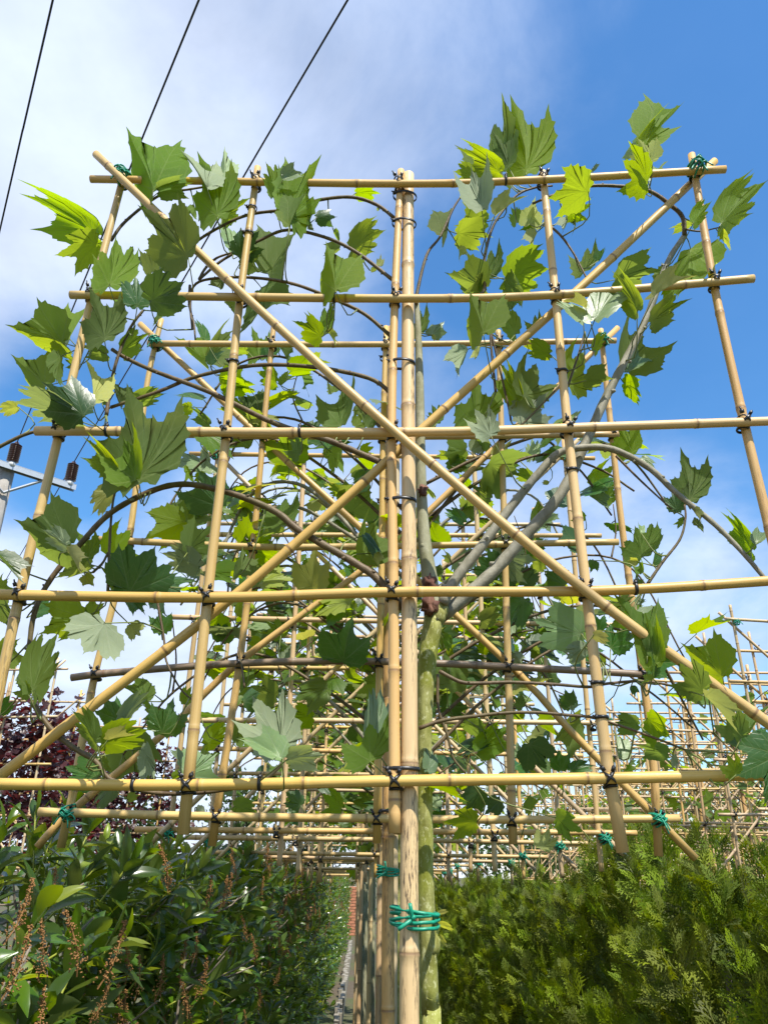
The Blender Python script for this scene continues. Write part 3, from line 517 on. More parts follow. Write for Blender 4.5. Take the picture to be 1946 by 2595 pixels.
def explicit_leaves(txt, root, pl, dsp):
    out = []; o = np.array(root.matrix_basis.translation)
    for e in txt.replace('\n', ';').split(';'):
        q = e.split(); 
        if len(q) < 7: continue
        c = int(q[0]); b = px(c, float(q[1]), float(q[2])); t = px(c, float(q[3]), float(q[4])); w = float(q[5]); k = q[6]; f = len(q) > 7
        random.seed(int(b[0] * 7 + b[1] * 13)); dy = -random.uniform(.05, .085) if f else random.uniform(.03, dsp)
        B = pl.at(*b, dy); v = unit(B - CAM); lp = math.hypot(t[0] - b[0], t[1] - b[1]); upc = (b[1] - t[1]) / max(lp, 1)
        L0 = lp / FPX * np.dot(B - CAM, FWD)
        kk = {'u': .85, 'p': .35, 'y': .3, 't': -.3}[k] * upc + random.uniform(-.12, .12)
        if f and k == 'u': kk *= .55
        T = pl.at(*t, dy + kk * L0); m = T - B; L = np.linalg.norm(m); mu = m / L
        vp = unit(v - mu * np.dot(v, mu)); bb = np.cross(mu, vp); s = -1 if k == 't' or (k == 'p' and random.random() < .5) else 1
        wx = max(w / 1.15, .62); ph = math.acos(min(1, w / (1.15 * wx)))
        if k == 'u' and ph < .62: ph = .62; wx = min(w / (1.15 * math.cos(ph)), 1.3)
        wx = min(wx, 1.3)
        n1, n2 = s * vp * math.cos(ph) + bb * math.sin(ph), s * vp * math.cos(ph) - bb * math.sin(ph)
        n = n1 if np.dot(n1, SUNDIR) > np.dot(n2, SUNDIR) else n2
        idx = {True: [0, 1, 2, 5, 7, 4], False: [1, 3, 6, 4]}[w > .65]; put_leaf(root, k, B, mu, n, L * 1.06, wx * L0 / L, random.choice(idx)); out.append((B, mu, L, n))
    return out
# ------------------------------------------------------------------ branches and stalks
def branch_part(root, P, r0, r1, mat, sides=8, n=None, name='branch'):
    P = spline(P, n or max(10, len(P) * 6)); R = np.linspace(r0, r1, len(P)); R = R * (1 + .05 * np.sin(np.arange(len(P)) * 2.3))
    mb = MB(); V, F, U = tube(P, R, sides); mb.add(V, F, U)
    for i in range(3, len(P) - 2, 5):                      # bud scars
        d = unit(RNG.normal(size=3)); V, F, U = tube([P[i], P[i] + d * R[i] * 1.6], [R[i] * .9, R[i] * .35], 5); mb.add(V, F, U)
    part_world(name, mb, root, [mat]); return P
def stalks(root, leaves, pts, far=.16):
    mb = MB(); pts = np.concatenate(pts)
    for B, mu, L, n in leaves:
        d = np.linalg.norm(pts - B, axis=1); i = d.argmin(); e = pts[i]; D = d[i]
        if D > far: e = B - mu * L * .45 + np.array([0, .02, -.03]); D = np.linalg.norm(e - B)
        mid = B * .5 + e * .5 - mu * D * .22 + np.array([0, 0, -.12 * D]); 
        V, F, U = tube(spline([B + mu * L * .05, mid, e], 6), [.0011, .0012, .0014, .0015, .0017, .002], 5); mb.add(V, F, U)
    part_world('stalk_mass', mb, root, [M_STALK], 'stuff')
P1 = FR[1]
def dpts(pl, pts, dy): return [pl.at(p[0] * DK, p[1] * DK, dy if np.isscalar(dy) else dy[i]) for i, p in enumerate(pts)]
def make_first_tree():
    low = dpts(P1, [(934, 2330), (930, 2200), (925, 2050), (919, 1900), (916, 1700), (917, 1560), (924, 1420), (938, 1330)], .058)
    foot = low[0].copy(); foot[2] = 0
    root = thing('plane_tree', foot, 'foremost pleached plane tree with mossy trunk beside the thick bamboo post', 'tree', 'pleached plane trees of the central row')
    mb = MB(); P = spline([foot] + low, 60); R = np.interp(np.linspace(0, 1, 60), [0, .45, .62, .72, .8, .9, 1], [.022, .0172, .0155, .0140, .0140, .0142, .019])
    V, F, U = tube(P, R, 18); V += RNG.normal(size=V.shape) * .0005; mb.add(V, F, U); part_world('trunk', mb, root, [M_TRUNK])
    up = spline(dpts(P1, [(938, 1345), (928, 1250), (915, 1150), (909, 1020), (907, 880), (904, 740), (900, 650)], .058), 50)
    mb = MB(); V, F, U = tube(up, np.interp(np.linspace(0, 1, 50), [0, .15, .3, .7, 1], [.019, .0145, .0115, .0095, .006]), 14); mb.add(V, F, U); part_world('leader', mb, root, [M_TRUNKUP])
    g = np.random.default_rng(4)
    for (dx, dyy, r, dy, m) in ((930, 1262, .0125, .045, M_KNOT), (928, 1308, .0135, .035, M_KNOT), (950, 1318, .017, .06, M_TRUNK), (912, 1062, .0095, .05, M_KNOT), (931, 2040, .0155, .058, M_TRUNK), (944, 1330, .017, .055, M_TRUNK), (915, 1180, .0075, .052, M_TRUNKUP)):
        c = P1.at(dx * DK, dyy * DK, dy); n = 14; th, phv = np.meshgrid(np.linspace(0, 2 * math.pi, n, endpoint=False), np.linspace(0.15, math.pi - .15, 9))
        rr = r * (1 + .16 * g.normal(size=th.shape) * (2.0 if m is M_KNOT else .3)); V = np.stack([rr * np.sin(phv) * np.cos(th), rr * np.sin(phv) * np.sin(th), 1.25 * rr * np.cos(phv)], 2).reshape(-1, 3) + c
        F = [(i * n + j, (i + 1) * n + j, (i + 1) * n + (j + 1) % n, i * n + (j + 1) % n) for i in range(8) for j in range(n)] + [tuple(range(n)), tuple(8 * n + j for j in range(n))[::-1]]
        mb = MB(); mb.add(V, F); part_world('pruning_knot', mb, root, [m])
    B = []
    def br(pts, dy, r0, r1, mat=M_TWIG, crop=0, sides=8):
        o = CROPS[crop]; q = [((o[0] + x * o[2]) / DK, (o[1] + y * o[2]) / DK) for x, y in pts]; B.append(branch_part(root, dpts(P1, q, dy), r0, r1, mat, sides))
    br([(955, 1330), (1000, 1292), (1065, 1235), (1150, 1140), (1215, 1060), (1270, 945), (1310, 855), (1390, 700), (1440, 570), (1478, 508)], .075, .0135, .0062, M_LIMB, sides=12)
    br([(1478, 508), (1474, 470), (1450, 445), (1400, 412), (1330, 402), (1265, 403), (1200, 420), (1150, 440)], [.07, .06, .05, .04, .035, .03, .03, .03], .0058, .003)
    br([(955, 1305), (985, 1250), (1040, 1180), (1100, 1100), (1165, 1020), (1205, 980), (1250, 968), (1320, 970), (1400, 1010), (1460, 1065), (1540, 1130), (1600, 1190), (1660, 1260)], .05, .011, .0042, M_LIMB, sides=10)
    br([(1330, 985), (1385, 1040), (1450, 1100)], .07, .0028, .0016)
    br([(1398, 1262), (1430, 1215), (1468, 1165), (1480, 1120), (1478, 1090)], .05, .0032, .002)
    br([(853, 472), (815, 443), (760, 426), (690, 432), (620, 452), (541, 463), (484, 486), (424, 522), (381, 559), (310, 612)], .035, .0045, .0032)
    br([(850, 606), (770, 545), (700, 512), (620, 497), (560, 520), (510, 545), (470, 570), (430, 605)], .04, .0048, .003)
    br([(845, 727), (790, 680), (730, 650), (640, 615), (560, 601), (480, 600), (425, 612), (412, 650), (416, 712)], .035, .0048, .0026)
    br([(848, 852), (800, 818), (700, 796), (600, 788), (520, 793), (420, 815), (345, 845), (240, 880)], .045, .0052, .0038)
    br([(838, 1006), (760, 972), (700, 948), (590, 913), (460, 850), (330, 800), (270, 772), (243, 755)], .035, .0072, .0045)
    br([(868, 1315), (815, 1250), (760, 1212), (650, 1148), (600, 1108), (540, 1080), (480, 1060), (400, 1046), (330, 1060), (240, 1108), (170, 1180), (110, 1252), (75, 1325), (62, 1425), (60, 1480)], .035, .0082, .0048)
    br([(-40, 985), (0, 965), (60, 937), (130, 922), (160, 905)], .03, .0045, .003)
    br([(69, 1515), (111, 1575), (162, 1617), (208, 1645), (240, 1684), (330, 1712), (440, 1712), (560, 1694)], .03, .005, .003)
    br([(282, 606), (300, 580), (320, 560), (376, 513), (423, 488), (478, 480), (520, 478)], .03, .004, .0025, crop=0) if 0 else br([(720, 790), (800, 680), (960, 545), (1080, 480), (1220, 460), (1400, 430)], .03, .0042, .0025, crop=1)
    br([(1290, 1040), (1330, 970), (1400, 905), (1500, 870), (1600, 850)], .04, .0036, .002, crop=1)
    br([(1230, 1080), (1225, 1200), (1255, 1330), (1265, 1430)], .045, .0035, .002, crop=1)
    br([(690, 1920), (715, 1750), (750, 1590), (800, 1450), (860, 1330), (930, 1240)], .03, .0045, .003, crop=1)
    br([(600, 1460), (690, 1350), (790, 1210), (930, 1060)], .05, .0036, .0028, crop=1)
    br([(30, 1050), (155, 1020), (160, 850), (200, 690), (260, 590), (340, 505), (430, 470), (520, 460)], .05, .0045, .0025, crop=3)
    br([(480, 650), (560, 720), (620, 800), (660, 870), (700, 950)], .045, .0034, .002, crop=3)
    br([(1220, 690), (1300, 700), (1400, 680)], .06, .0025, .0014, crop=3)
    br([(100, 870), (90, 780), (130, 660), (180, 590), (230, 540)], .06, .0045, .003, crop=3) if 0 else br([(1197, 1000), (1203, 920), (1260, 700), (1340, 590), (1420, 420), (1480, 330)], .05, .0042, .0025, crop=2)
    br([(220, 1550), (200, 1350), (195, 1240), (240, 1420), (290, 1640), (300, 1700)], .07, .003, .0025, crop=3)
    br([(600, 1520), (660, 1340), (690, 1230)], .06, .003, .0016, crop=3)
    br([(350, 1730), (430, 1650), (560, 1510), (600, 1440)], .04, .0022, .0018, crop=3)
    br([(30, 1010), (180, 960), (400, 930), (600, 910), (800, 908), (1000, 925), (1150, 940), (1350, 1000), (1600, 1090), (1750, 1150)], .02, .0035, .002, crop=11)
    br([(160, 640), (300, 710), (420, 718), (620, 712), (900, 725), (1130, 742), (1250, 720), (1450, 705), (1620, 725), (1780, 770), (1900, 780)], .02, .0036, .002, crop=11)
    br([(150, 660), (155, 880), (215, 1060), (250, 1200), (330, 1300)], .05, .003, .002, crop=11)
    br([(1470, 1640), (1450, 1500), (1430, 1400)], .05, .002, .0012, crop=4)
    br([(930, 1030), (985, 1340), (1000, 1480), (1080, 1640), (1160, 1720)], .06, .0028, .0016, crop=4)
    br([(650, 1060), (655, 900), (670, 620), (690, 480), (720, 440)], .05, .0032, .0024, crop=4)
    br([(560, 950), (620, 890), (650, 830)], .05, .0028, .0022, crop=4)
    lv = explicit_leaves(L1, root, P1, .13); stalks(root, lv, B + [up, P], .19)
    return root
tree1 = make_first_tree()
# green tie holding post and trunk
def trunk_tie(root, c, a, b, yaw, seed, tr=.0028, n=5):
    g = np.random.default_rng(seed); mb = MB(); u = np.array([math.cos(yaw), math.sin(yaw), 0]); v = np.array([-math.sin(yaw), math.cos(yaw), 0])
    for k in range(n):
        p = loop_pts(a + g.uniform(0, .002), b + g.uniform(0, .002), u, v, 24, c + np.array([0, 0, (k - n / 2) * tr * 1.7]), .0004); p[:, 2] += .006 * np.sin(np.linspace(0, 6.28, 24) + k * 1.3) * g.uniform(.2, 1)
        V, F, U = tube(p, tr, 8, closed=True); mb.add(V, F, U)
    k = c + np.array([-a * .15, -b - .003, -.003])
    for e in ((-.004, -.004, .022), (-.022, -.006, -.014), (.003, -.003, .004)):
        V, F, U = tube(spline([k, k + np.array(e) * .5 + (0, -.003, 0), k + np.array(e)], 5), tr * 1.15, 8); mb.add(V, F, U)
    part_world('twine_tie', mb, root, [M_TWINE])
c0 = P1.at(895 * DK, 1978 * DK, .034); trunk_tie(fr1, c0, .0345, .047, .45, 3)
trunk_tie(fr2, FR[2].at(838 * DK, 1880 * DK, .034), .0245, .03, .3, 8, .0022)
# ------------------------------------------------------------------ further trees, grown on their frames
def grow_tree(root, cx, plf, z0, nb, leaves, seed, individual=True, wid=.74, lsize=(.075, .135), fine=True, mats=None, lim=1.0, kinds='uuuuuutttpy', base=None, sp=.05):
    random.seed(seed); g = np.random.default_rng(seed); B = []; wm = MB()
    ztop = z0 + 1.44
    T = spline([(cx + .05, plf(cx) + .06, 0), (cx + .045, plf(cx) + .055, z0), (cx + .03, plf(cx) + .05, z0 + .45), (cx + .02, plf(cx) + .05, ztop - .2)], 24)
    if fine:
        V, F, U = tube(T, np.interp(np.linspace(0, 1, 24), [0, .55, .68, 1], [.024, .017, .013, .005]), 9); mb = MB(); mb.add(V, F, U); part_world('trunk', mb, root, [M_TRUNK])
    else:
        V, F, U = tube(T[::4], np.linspace(.02, .006, len(T[::4])), 6); mb = MB(); mb.add(V, F, U); part_world('trunk', mb, root, [M_TRUNKUP])
    for i in range(nb):
        s = -1 if i % 2 else 1; zs = z0 + .12 + 1.0 * (i / nb) + g.uniform(-.05, .05); top = min(zs + g.uniform(.22, .42), ztop + .04); ex = wid * g.uniform(.75, 1.1)
        d0, d1 = g.uniform(-.03, .05), g.uniform(-.03, .07); x = cx + .03
        q = [(x, zs), (x + s * ex * .3, zs + (top - zs) * .62), (x + s * ex * .6, top), (x + s * ex * .85, top - g.uniform(.02, .12)), (x + s * ex, top - g.uniform(.12, .34))]
        P = [(a, plf(a) + .05 + d0 + (d1 - d0) * k / 4, b) for k, (a, b) in enumerate(q)]; r0 = g.uniform(.0045, .0085) if fine else .005
        if fine: B.append(branch_part(root, P, r0, r0 * .5, M_LIMB if r0 > .0065 else M_TWIG, 7))
        else:
            Q = spline(P, 9); B.append(Q); V, F, U = tube(Q, np.linspace(r0, r0 * .5, 9), 4); wm.add(V, F, U)
        if fine and g.random() < .7:                       # upright side shoot
            a = B[-1][int(len(B[-1]) * g.uniform(.35, .8))]; h = g.uniform(.12, .3); B.append(branch_part(root, [a, a + (g.uniform(-.04, .04), g.uniform(-.03, .03), h * .5), a + (g.uniform(-.1, .1), g.uniform(-.05, .05), h)], .003, .0016, M_TWIG, 6))
    if not fine: part_world('branch_work', wm, root, [M_TWIG], 'stuff')
    pts = np.concatenate(B); out = []; JV, JF, JU, JA, jn, jm = [], [], [], [], 0, []
    src = LEAF['u'][0]
    for k in range(leaves):
        b = pts[g.integers(len(pts))] + g.normal(size=3) * sp * np.array([1, .8, 1]) + np.array([0, -.01, .012]); L = g.uniform(*lsize)
        m = unit((g.normal() * 1.0, g.normal() * .8, g.uniform(-.7, .8))); n = unit(np.array([g.normal() * .5, -.25 + g.normal() * .5, .75])); 
        kd = random.choice(kinds)
        if kd == 't': n = unit(n + np.array([0, -.9, -.1]))
        n = unit(n - m * np.dot(n, m))
        if individual: put_leaf(root, kd, b, m, n, L, g.uniform(.8, 1.05))
        else: JV.append((b, np.cross(m, n), m, n, L))
        out.append((b, m, L, n))
    if JV:
        O = leaf_outline(.8, 5)[::2]; k = len(O); c = np.array([[0, .13]]); flat2 = np.vstack([c, O]); zz = .25 * np.abs(flat2[:, 0]) - .2 * (flat2[:, 0] ** 2 + flat2[:, 1] ** 2)
        loc = np.column_stack([flat2, zz]); V = []; Fs = []
        tri = np.array([(0, 1 + (j + 1) % k, 1 + j) for j in range(k)])
        for i, (b, X, m, n, L) in enumerate(JV): V.append(b + L * (loc[:, :1] * X + loc[:, 1:2] * m + loc[:, 2:] * n)); Fs.append(tri + i * (k + 1))
        V = np.concatenate(V) - np.array(root.matrix_basis.translation); me = build_mesh('crown', V, np.concatenate(Fs), np.tile(flat2, (len(JV), 1)), np.repeat(g.random(len(JV)), k + 1), [mats or M_LEAF])
        new_obj('crown', me, root, Matrix.Identity(4), kind='stuff')
    elif fine: stalks(root, out, B, .2)
    return root, B
# second tree: leaves read from the picture plus its own growth
P2 = FR[2]
cx2 = P2.at(862 * DK, 1430 * DK)[0]
t2 = thing('plane_tree', (cx2, P2.y(cx2) + .06, 0), 'pleached plane tree trained on the second bamboo frame', 'tree', 'pleached plane trees of the central row')
_, B2 = grow_tree(t2, cx2, P2.y, 1.74, 16, 95, 21, lsize=(.08, .14))
lv2 = explicit_leaves(L2, t2, P2, .14); stalks(t2, lv2, B2, .22)
# ------------------------------------------------------------------ frames built as repeats
def straight(L, r, seed, sides, mat):
    random.seed(seed); bow = random.uniform(-.008, .008)
    return cane_geo([(-L / 2, 0, 0), (0, 0, bow), (L / 2, 0, 0)] if sides > 7 else [(-L / 2, 0, 0), (L / 2, 0, 0)], r, r * .9, sides).mesh('cane', [mat])
CELL = .352
CANES = {('h', q): [straight(1.62, .0098, 40 + i, s, M_FAR if i % 3 else M_BAM) for i in range(3)] for q, s in ((0, 9), (1, 6))}
CANES.update({('d', q): [straight(2.19, .0095, 60 + i, s, M_FAR) for i in range(2)] for q, s in ((0, 9), (1, 6))})
POSTS = {q: [cane_geo([(0, 0, 0), (0, 0, 3.24)], .0165, .013, s, (.3, .42)).mesh('post', [M_POST if i else M_FAR]) for i in range(2)] for q, s in ((0, 12), (1, 7))}
def repeat_frame(cx, y, z0, yaw, q, seed, label, group, ties=True, twine=True, post=True, jit=.012, grey=0.0, cells=4):
    random.seed(seed); root = thing('bamboo_frame', (cx, y, 0), label, 'trellis frame', group)
    R = Matrix.Rotation(yaw, 4, 'Z'); J = lambda: random.uniform(-jit, jit)
    ax = lambda v, x, yy, z: Matrix.Translation((x, yy, z))
    def put(name, me, M): return new_obj(name, me, root, R @ M)
    half = cells * CELL / 2
    for i in range(5):
        put('cane', random.choice(CANES['h', q]), Matrix.Translation((J() * 2, -.0196, z0 + i * CELL + J())) @ Matrix.Rotation(J() * .8, 4, 'Y'))
        put('cane', random.choice(CANES['h', q]), Matrix.Translation((-half + i * CELL + J(), 0, z0 + 2 * CELL + J())) @ Matrix.Rotation(math.pi / 2 + J(), 4, 'Y'))
    for s, dy in ((1, .0195), (-1, -.04)):
        put('cane', random.choice(CANES['d', q]), Matrix.Translation((J(), dy, z0 + 2 * CELL + J())) @ Matrix.Rotation(s * (math.pi / 4), 4, 'Y'))
    if post: put('post', random.choice(POSTS[q]), Matrix.Translation((.028, .012, 0)) @ Matrix.Rotation(J() * .4, 4, 'X'))
    if ties:
        tm = TIE_X_FAR if q else TIE_X
        for i in range(5):
            for j in range(5):
                p = Matrix.Translation((-half + i * CELL, -.01, z0 + j * CELL)) 
                if i in (0, 4) and j in (0, 4) and twine: put('twine_tie', TWINE[(i + j + seed) % 3], p @ Matrix.Translation((0, -.006, 0)))
                if i in (0, 4) and j in (0, 4) and q: continue
                put('cable_tie', random.choice(tm), p @ Matrix.Rotation(J() * 8, 4, 'Y'))
    return root
def rowx(y): return .0 - .030 * (y - 2.0)
def nth(n):
    one = ['', 'first', 'second', 'third', 'fourth', 'fifth', 'sixth', 'seventh', 'eighth', 'ninth', 'tenth', 'eleventh', 'twelfth', 'thirteenth', 'fourteenth', 'fifteenth', 'sixteenth', 'seventeenth', 'eighteenth', 'nineteenth']
    return one[n] if n < 20 else {20: 'twentieth', 30: 'thirtieth'}.get(n, ('twenty-' if n < 30 else 'thirty-') + one[n % 10])
ORD = ['third', 'fourth', 'fifth', 'sixth', 'seventh', 'eighth', 'ninth', 'tenth', 'eleventh', 'twelfth', 'thirteenth', 'fourteenth']
ys = [2.71, 3.37, 4.04, 4.70, 5.37, 6.03, 6.7, 7.4, 8.1, 8.9, 9.8, 10.8]
cxs = {0: .020, 1: .016, 2: -.02, 3: .03}
for i, y in enumerate(ys):
    cx = cxs.get(i, rowx(y) + .03 * math.sin(i * 2.1)); z0 = 1.775 - .012 * i + (.01 * math.sin(i * 1.7)); yaw = -.02 + .03 * math.sin(i * 2.9); near = i < 4
    repeat_frame(cx, y, z0, yaw, 0 if i < 3 else 1, 100 + i, '%s bamboo frame of the central row, counted from the foremost thick post' % ORD[i], 'bamboo frames of the central row')
    t = thing('plane_tree', (cx + .05, y + .06, 0), 'pleached plane tree trained on the %s frame of the central row' % ORD[i], 'tree', 'pleached plane trees of the central row')
    grow_tree(t, cx, lambda x: y, z0, 14 if near else 10, (165, 160, 150, 140)[i] if near else 190, 300 + i, near, fine=i < 3)
# crowded rows of frames beyond the conifers
k = 0
for row, (xc, y0, st, n, dz) in enumerate(((2.93, 4.62, .52, 17, -.20), (5.3, 6.2, .62, 13, -.22))):
    for i in range(n):
        random.seed(900 + k); y = y0 + st * i + random.uniform(-.06, .06); cx = xc - .02 * (y - 5) + random.uniform(-.09, .09); z0 = 1.66 + random.uniform(-.03, .05) - .005 * i
        repeat_frame(cx, y, z0, random.uniform(.02, .14) if i < 4 else random.uniform(-.09, .09), 1, 500 + k, nth(i + 1) + ' bamboo frame along the %s crowded row beyond the conifer hedge' % ('inner', 'outer')[row], 'frames crowded beyond the conifers', ties=row == 0 and i < 12, twine=(i % 2 == 0), jit=.022)
        if random.random() < .95:
            t = thing('plane_tree', (cx + .05, y + .06, 0), 'sparsely leaved plane tree on the %s frame of the %s crowded row beyond the conifers' % (nth(i + 1), ('inner', 'outer')[row]), 'tree', 'plane trees crowded beyond the conifers')
            grow_tree(t, cx, lambda x: y, z0, 7, 22 if i < 5 else 52, 700 + k, False, fine=False, lsize=(.06, .12))
        k += 1
# ------------------------------------------------------------------ red-leaved pleached trees behind the laurel hedge
g = np.random.default_rng(12)
for i, (cx, y) in enumerate(((-3.25, 6.1), (-4.9, 6.4), (-3.5, 7.2), (-3.0, 8.6))):
    z0 = 1.66
    repeat_frame(cx, y, z0, -.12 + .05 * i, 1, 820 + i, ['bamboo frame nearest the laurel hedge among dark red foliage', 'bamboo frame farthest out behind the laurel hedge, full of red leaves', 'bamboo frame in second line inside the dark red foliage', 'bamboo frame at the far end of the red-leaved trees'][i], 'frames of the red-leaved trees', ties=False)
    t = thing('red_leaved_tree', (cx + .05, y + .06, 0), ['dark red-leaved pleached tree nearest the laurel hedge', 'dark red-leaved pleached tree farthest out behind the laurel hedge', 'dark red-leaved pleached tree in second line behind the hedge', 'dark red-leaved pleached tree at the far end of its row'][i], 'tree', 'red-leaved pleached trees')
    grow_tree(t, cx, lambda x: y, z0 - .08, 18, 2600, 830 + i, False, wid=.85, lsize=(.035, .07), fine=False, mats=M_RED, sp=.11)
# ------------------------------------------------------------------ laurel hedge
def laurel_leaf(seed, segs=6, mat=None):
    g = np.random.default_rng(seed); t = np.linspace(0, 1, segs + 1); w = .16 * np.sin(np.pi * t ** .9) ** .85 + .004; w[-1] = .002
    bend = g.uniform(.1, .5); fold = g.uniform(.1, .5); tw = g.uniform(-.3, .3); V, UV = [], []
    for i, tt in enumerate(t):
        zc = .25 * tt - bend * tt * tt
        for s in (-1, -.5, 0, .5, 1):
            x = s * w[i]; V.append((x * math.cos(tw * tt), tt, zc + fold * abs(x) + x * math.sin(tw * tt) + .012 * math.sin(tt * 19 + s * 3) * abs(s))); UV.append((x, tt))
    F = [(i * 5 + j, i * 5 + j + 1, (i + 1) * 5 + j + 1, (i + 1) * 5 + j) for i in range(segs) for j in range(4)]
    V, UV = np.array(V), np.array(UV); st = tube([(0, 0, 0), (0, -.06, -.02), (0, -.13, -.06)], .011, 4)
    n = len(V); V = np.vstack([V, st[0]]); F += [tuple(a + n for a in f) for f in st[1]]; UV = np.vstack([UV, np.zeros((len(st[0]), 2))])
    return V, F, UV
LAUREL = [build_mesh('leaf', *laurel_leaf(s)[:2], laurel_leaf(s)[2], None, [M_LAUREL]) for s in range(6)]
LAUREL_Y = [build_mesh('leaf', *laurel_leaf(s)[:2], laurel_leaf(s)[2], None, [M_LAURELY]) for s in (1, 4)]
def lowleaf(seed):
    g = np.random.default_rng(seed); b, f = g.uniform(.1, .45), g.uniform(.15, .5); V = []; 
    for tt, w in ((0, .01), (.28, .135), (.6, .16), (.85, .08), (1, .004)):
        for s in (-1, 0, 1): V.append((s * w, tt, .25 * tt - b * tt * tt + f * abs(s) * w))
    return np.array(V), np.array([(i * 3 + j, i * 3 + j + 1, i * 3 + j + 4, i * 3 + j + 3) for i in range(4) for j in range(2)])
LOW = [lowleaf(s) for s in range(5)]
def spike_mesh(seed):
    g = np.random.default_rng(seed); mb = MB(); n = 150
    ax = spline([(0, 0, 0), (.01, 0, .05), (.0, .01, .12)], 8); V, F, U = tube(ax, .0014, 4); mb.add(V, F, U)
    for k in range(n):
        t = g.uniform(.12, 1); p = np.array([np.interp(t, np.linspace(0, 1, 8), ax[:, i]) for i in range(3)]); d = unit(g.normal(size=3)) * g.uniform(.006, .02) * (1.25 - t); r = g.uniform(.0012, .0026)
        o = np.array([(1, 0, 0), (0, 1, 0), (0, 0, 1), (-1, 0, 0), (0, -1, 0), (0, 0, -1)]) * r * g.uniform(.7, 1.4, (6, 3)) + p + d
        mb.add(o, [(0, 1, 2), (1, 3, 2), (3, 4, 2), (4, 0, 2), (1, 0, 5), (3, 1, 5), (4, 3, 5), (0, 4, 5)], attr=g.random())
    return mb.mesh('flower_spike', [M_SPIKE], None, False)
SPIKES = [spike_mesh(s) for s in range(3)]
def hedge_face(y): return -.50 - .0115 * y
def hedge_top(y): return 1.54 + .13 * min(1, max(0, (y - .9) / 1.0)) - .006 * max(0, min(y, 16) - 2)
def laurel_shrub(y, i):
    g = np.random.default_rng(2000 + i); random.seed(i); xf = hedge_face(y); zt = hedge_top(y) + g.uniform(-.03, .03)
    near = y < 3.2; root = thing('laurel_shrub', (xf - .3, y, 0), 'glossy laurel shrub with brown flower spikes, %s from the near end of the hedge' % nth(i + 1) if i else 'large glossy-leaved laurel shrub at the near end of the long hedge', 'shrub', 'laurel shrubs of the hedge')
    org = np.array([xf - .3, y, 0]); dy = .33 if y < 8 else .5; zlo = max(.0, CAM[2] - .22 * y - .25); sm = MB()
    tips = []
    for s in range(9 if y < 8 else 4):
        a = np.array([g.uniform(-.1, .1), g.uniform(-.12, .12), 0]); e = np.array([g.uniform(-.25, .27), g.uniform(-dy, dy), zt - g.uniform(.08, .2)]); m = (a + e) / 2 + np.array([g.uniform(-.06, .06), g.uniform(-.06, .06), 0])
        Q = spline([a, m, e], 9); V, F, U = tube(Q, np.linspace(.011, .0028, 9), 6); sm.add(V, F, U); tips.append(Q)
        for b in range(5):
            p = Q[g.integers(3, 9)]; q = p + np.array([g.uniform(-.1, .2), g.uniform(-.15, .15), g.uniform(.03, .12)]); q[2] = min(q[2], zt - .06); V, F, U = tube(spline([p, (p + q) / 2 + (0, 0, -.02), q], 5), [.004, .0035, .003, .0025, .002], 5); sm.add(V, F, U)
    new_obj('stem', sm.mesh('stem', [M_STEM]), root, Matrix.Identity(4))
    items = []; sh = MB(); ns = 64 if y < 3.2 else 62 if y < 8 else 52
    for kx in range(ns):
        topped = g.random() < .24
        if topped: p0 = np.array([g.uniform(-.45, .26), g.uniform(-dy, dy), zt - g.uniform(.06, .16)]); d = unit((g.normal() * .25, g.normal() * .25, 1))
        else: p0 = np.array([.22 - abs(g.normal()) * .12, g.uniform(-dy, dy) * 1.05, g.uniform(zlo, zt - .12)]); d = unit((.55 + g.normal() * .25, g.normal() * .45, .75 + g.normal() * .3))
        Ls = g.uniform(.10, .19); nl = int(g.integers(9, 15)); a0 = g.uniform(0, 6.28); u = unit(np.cross(d, (.3, .8, .1))); w = np.cross(d, u)
        V, F, U = tube(spline([p0 - d * .06, p0 + d * Ls * .5, p0 + d * Ls], 4), [.0032, .0028, .0024, .0018], 5); sh.add(V, F, U, attr=g.random())
        for q in range(nl):
            f = q / nl; a = a0 + q * 2.4; out = math.cos(a) * u + math.sin(a) * w; L = g.uniform(.075, .125) * (1 - .45 * max(0, f - .75) / .25)
            m = unit(out * (1.15 - .75 * f) + d * (.15 + 1.0 * f) + np.array([0, 0, -.45 * (1 - f)]) + g.normal(size=3) * .16); nn = unit(d + np.array([.15, -.15, .45]) + g.normal(size=3) * .22); nn = unit(nn - m * np.dot(nn, m))
            pp = p0 + d * Ls * (f * 1.05); items.append((pp[0], pp, m, nn, L, f > .84 and g.random() < .75))
    new_obj('shoot_stems', sh.mesh('shoot_stems', [M_SHOOT]), root, Matrix.Identity(4), kind='stuff')
    items.sort(key=lambda q: -q[0] - .35 * (q[1][2] > zt - .08) - .2 * (q[1][1] < -.1)); vis = 260 if y < 3.2 else 0
    for x, p, m, nn, L, yg in items[:vis]: new_obj('leaf', random.choice(LAUREL_Y if yg else LAUREL), root, basis(p, np.cross(m, nn) * L, m * L, nn * L))
    V, F, A, c = [], [], [], 0
    for x, p, m, nn, L, yg in items[vis:]:
        lv, lf = random.choice(LOW); V.append(p + L * (lv[:, :1] * np.cross(m, nn) + lv[:, 1:2] * m + lv[:, 2:] * nn)); F.append(lf + c); A.append(np.full(len(lv), g.uniform(.97, 1.0) if yg else g.random() * .97)); c += len(lv)
    V = np.concatenate(V); me = build_mesh('foliage', V, np.concatenate(F), np.zeros((len(V), 2)), np.concatenate(A), [M_LAUREL]); new_obj('foliage', me, root, Matrix.Identity(4), kind='stuff')
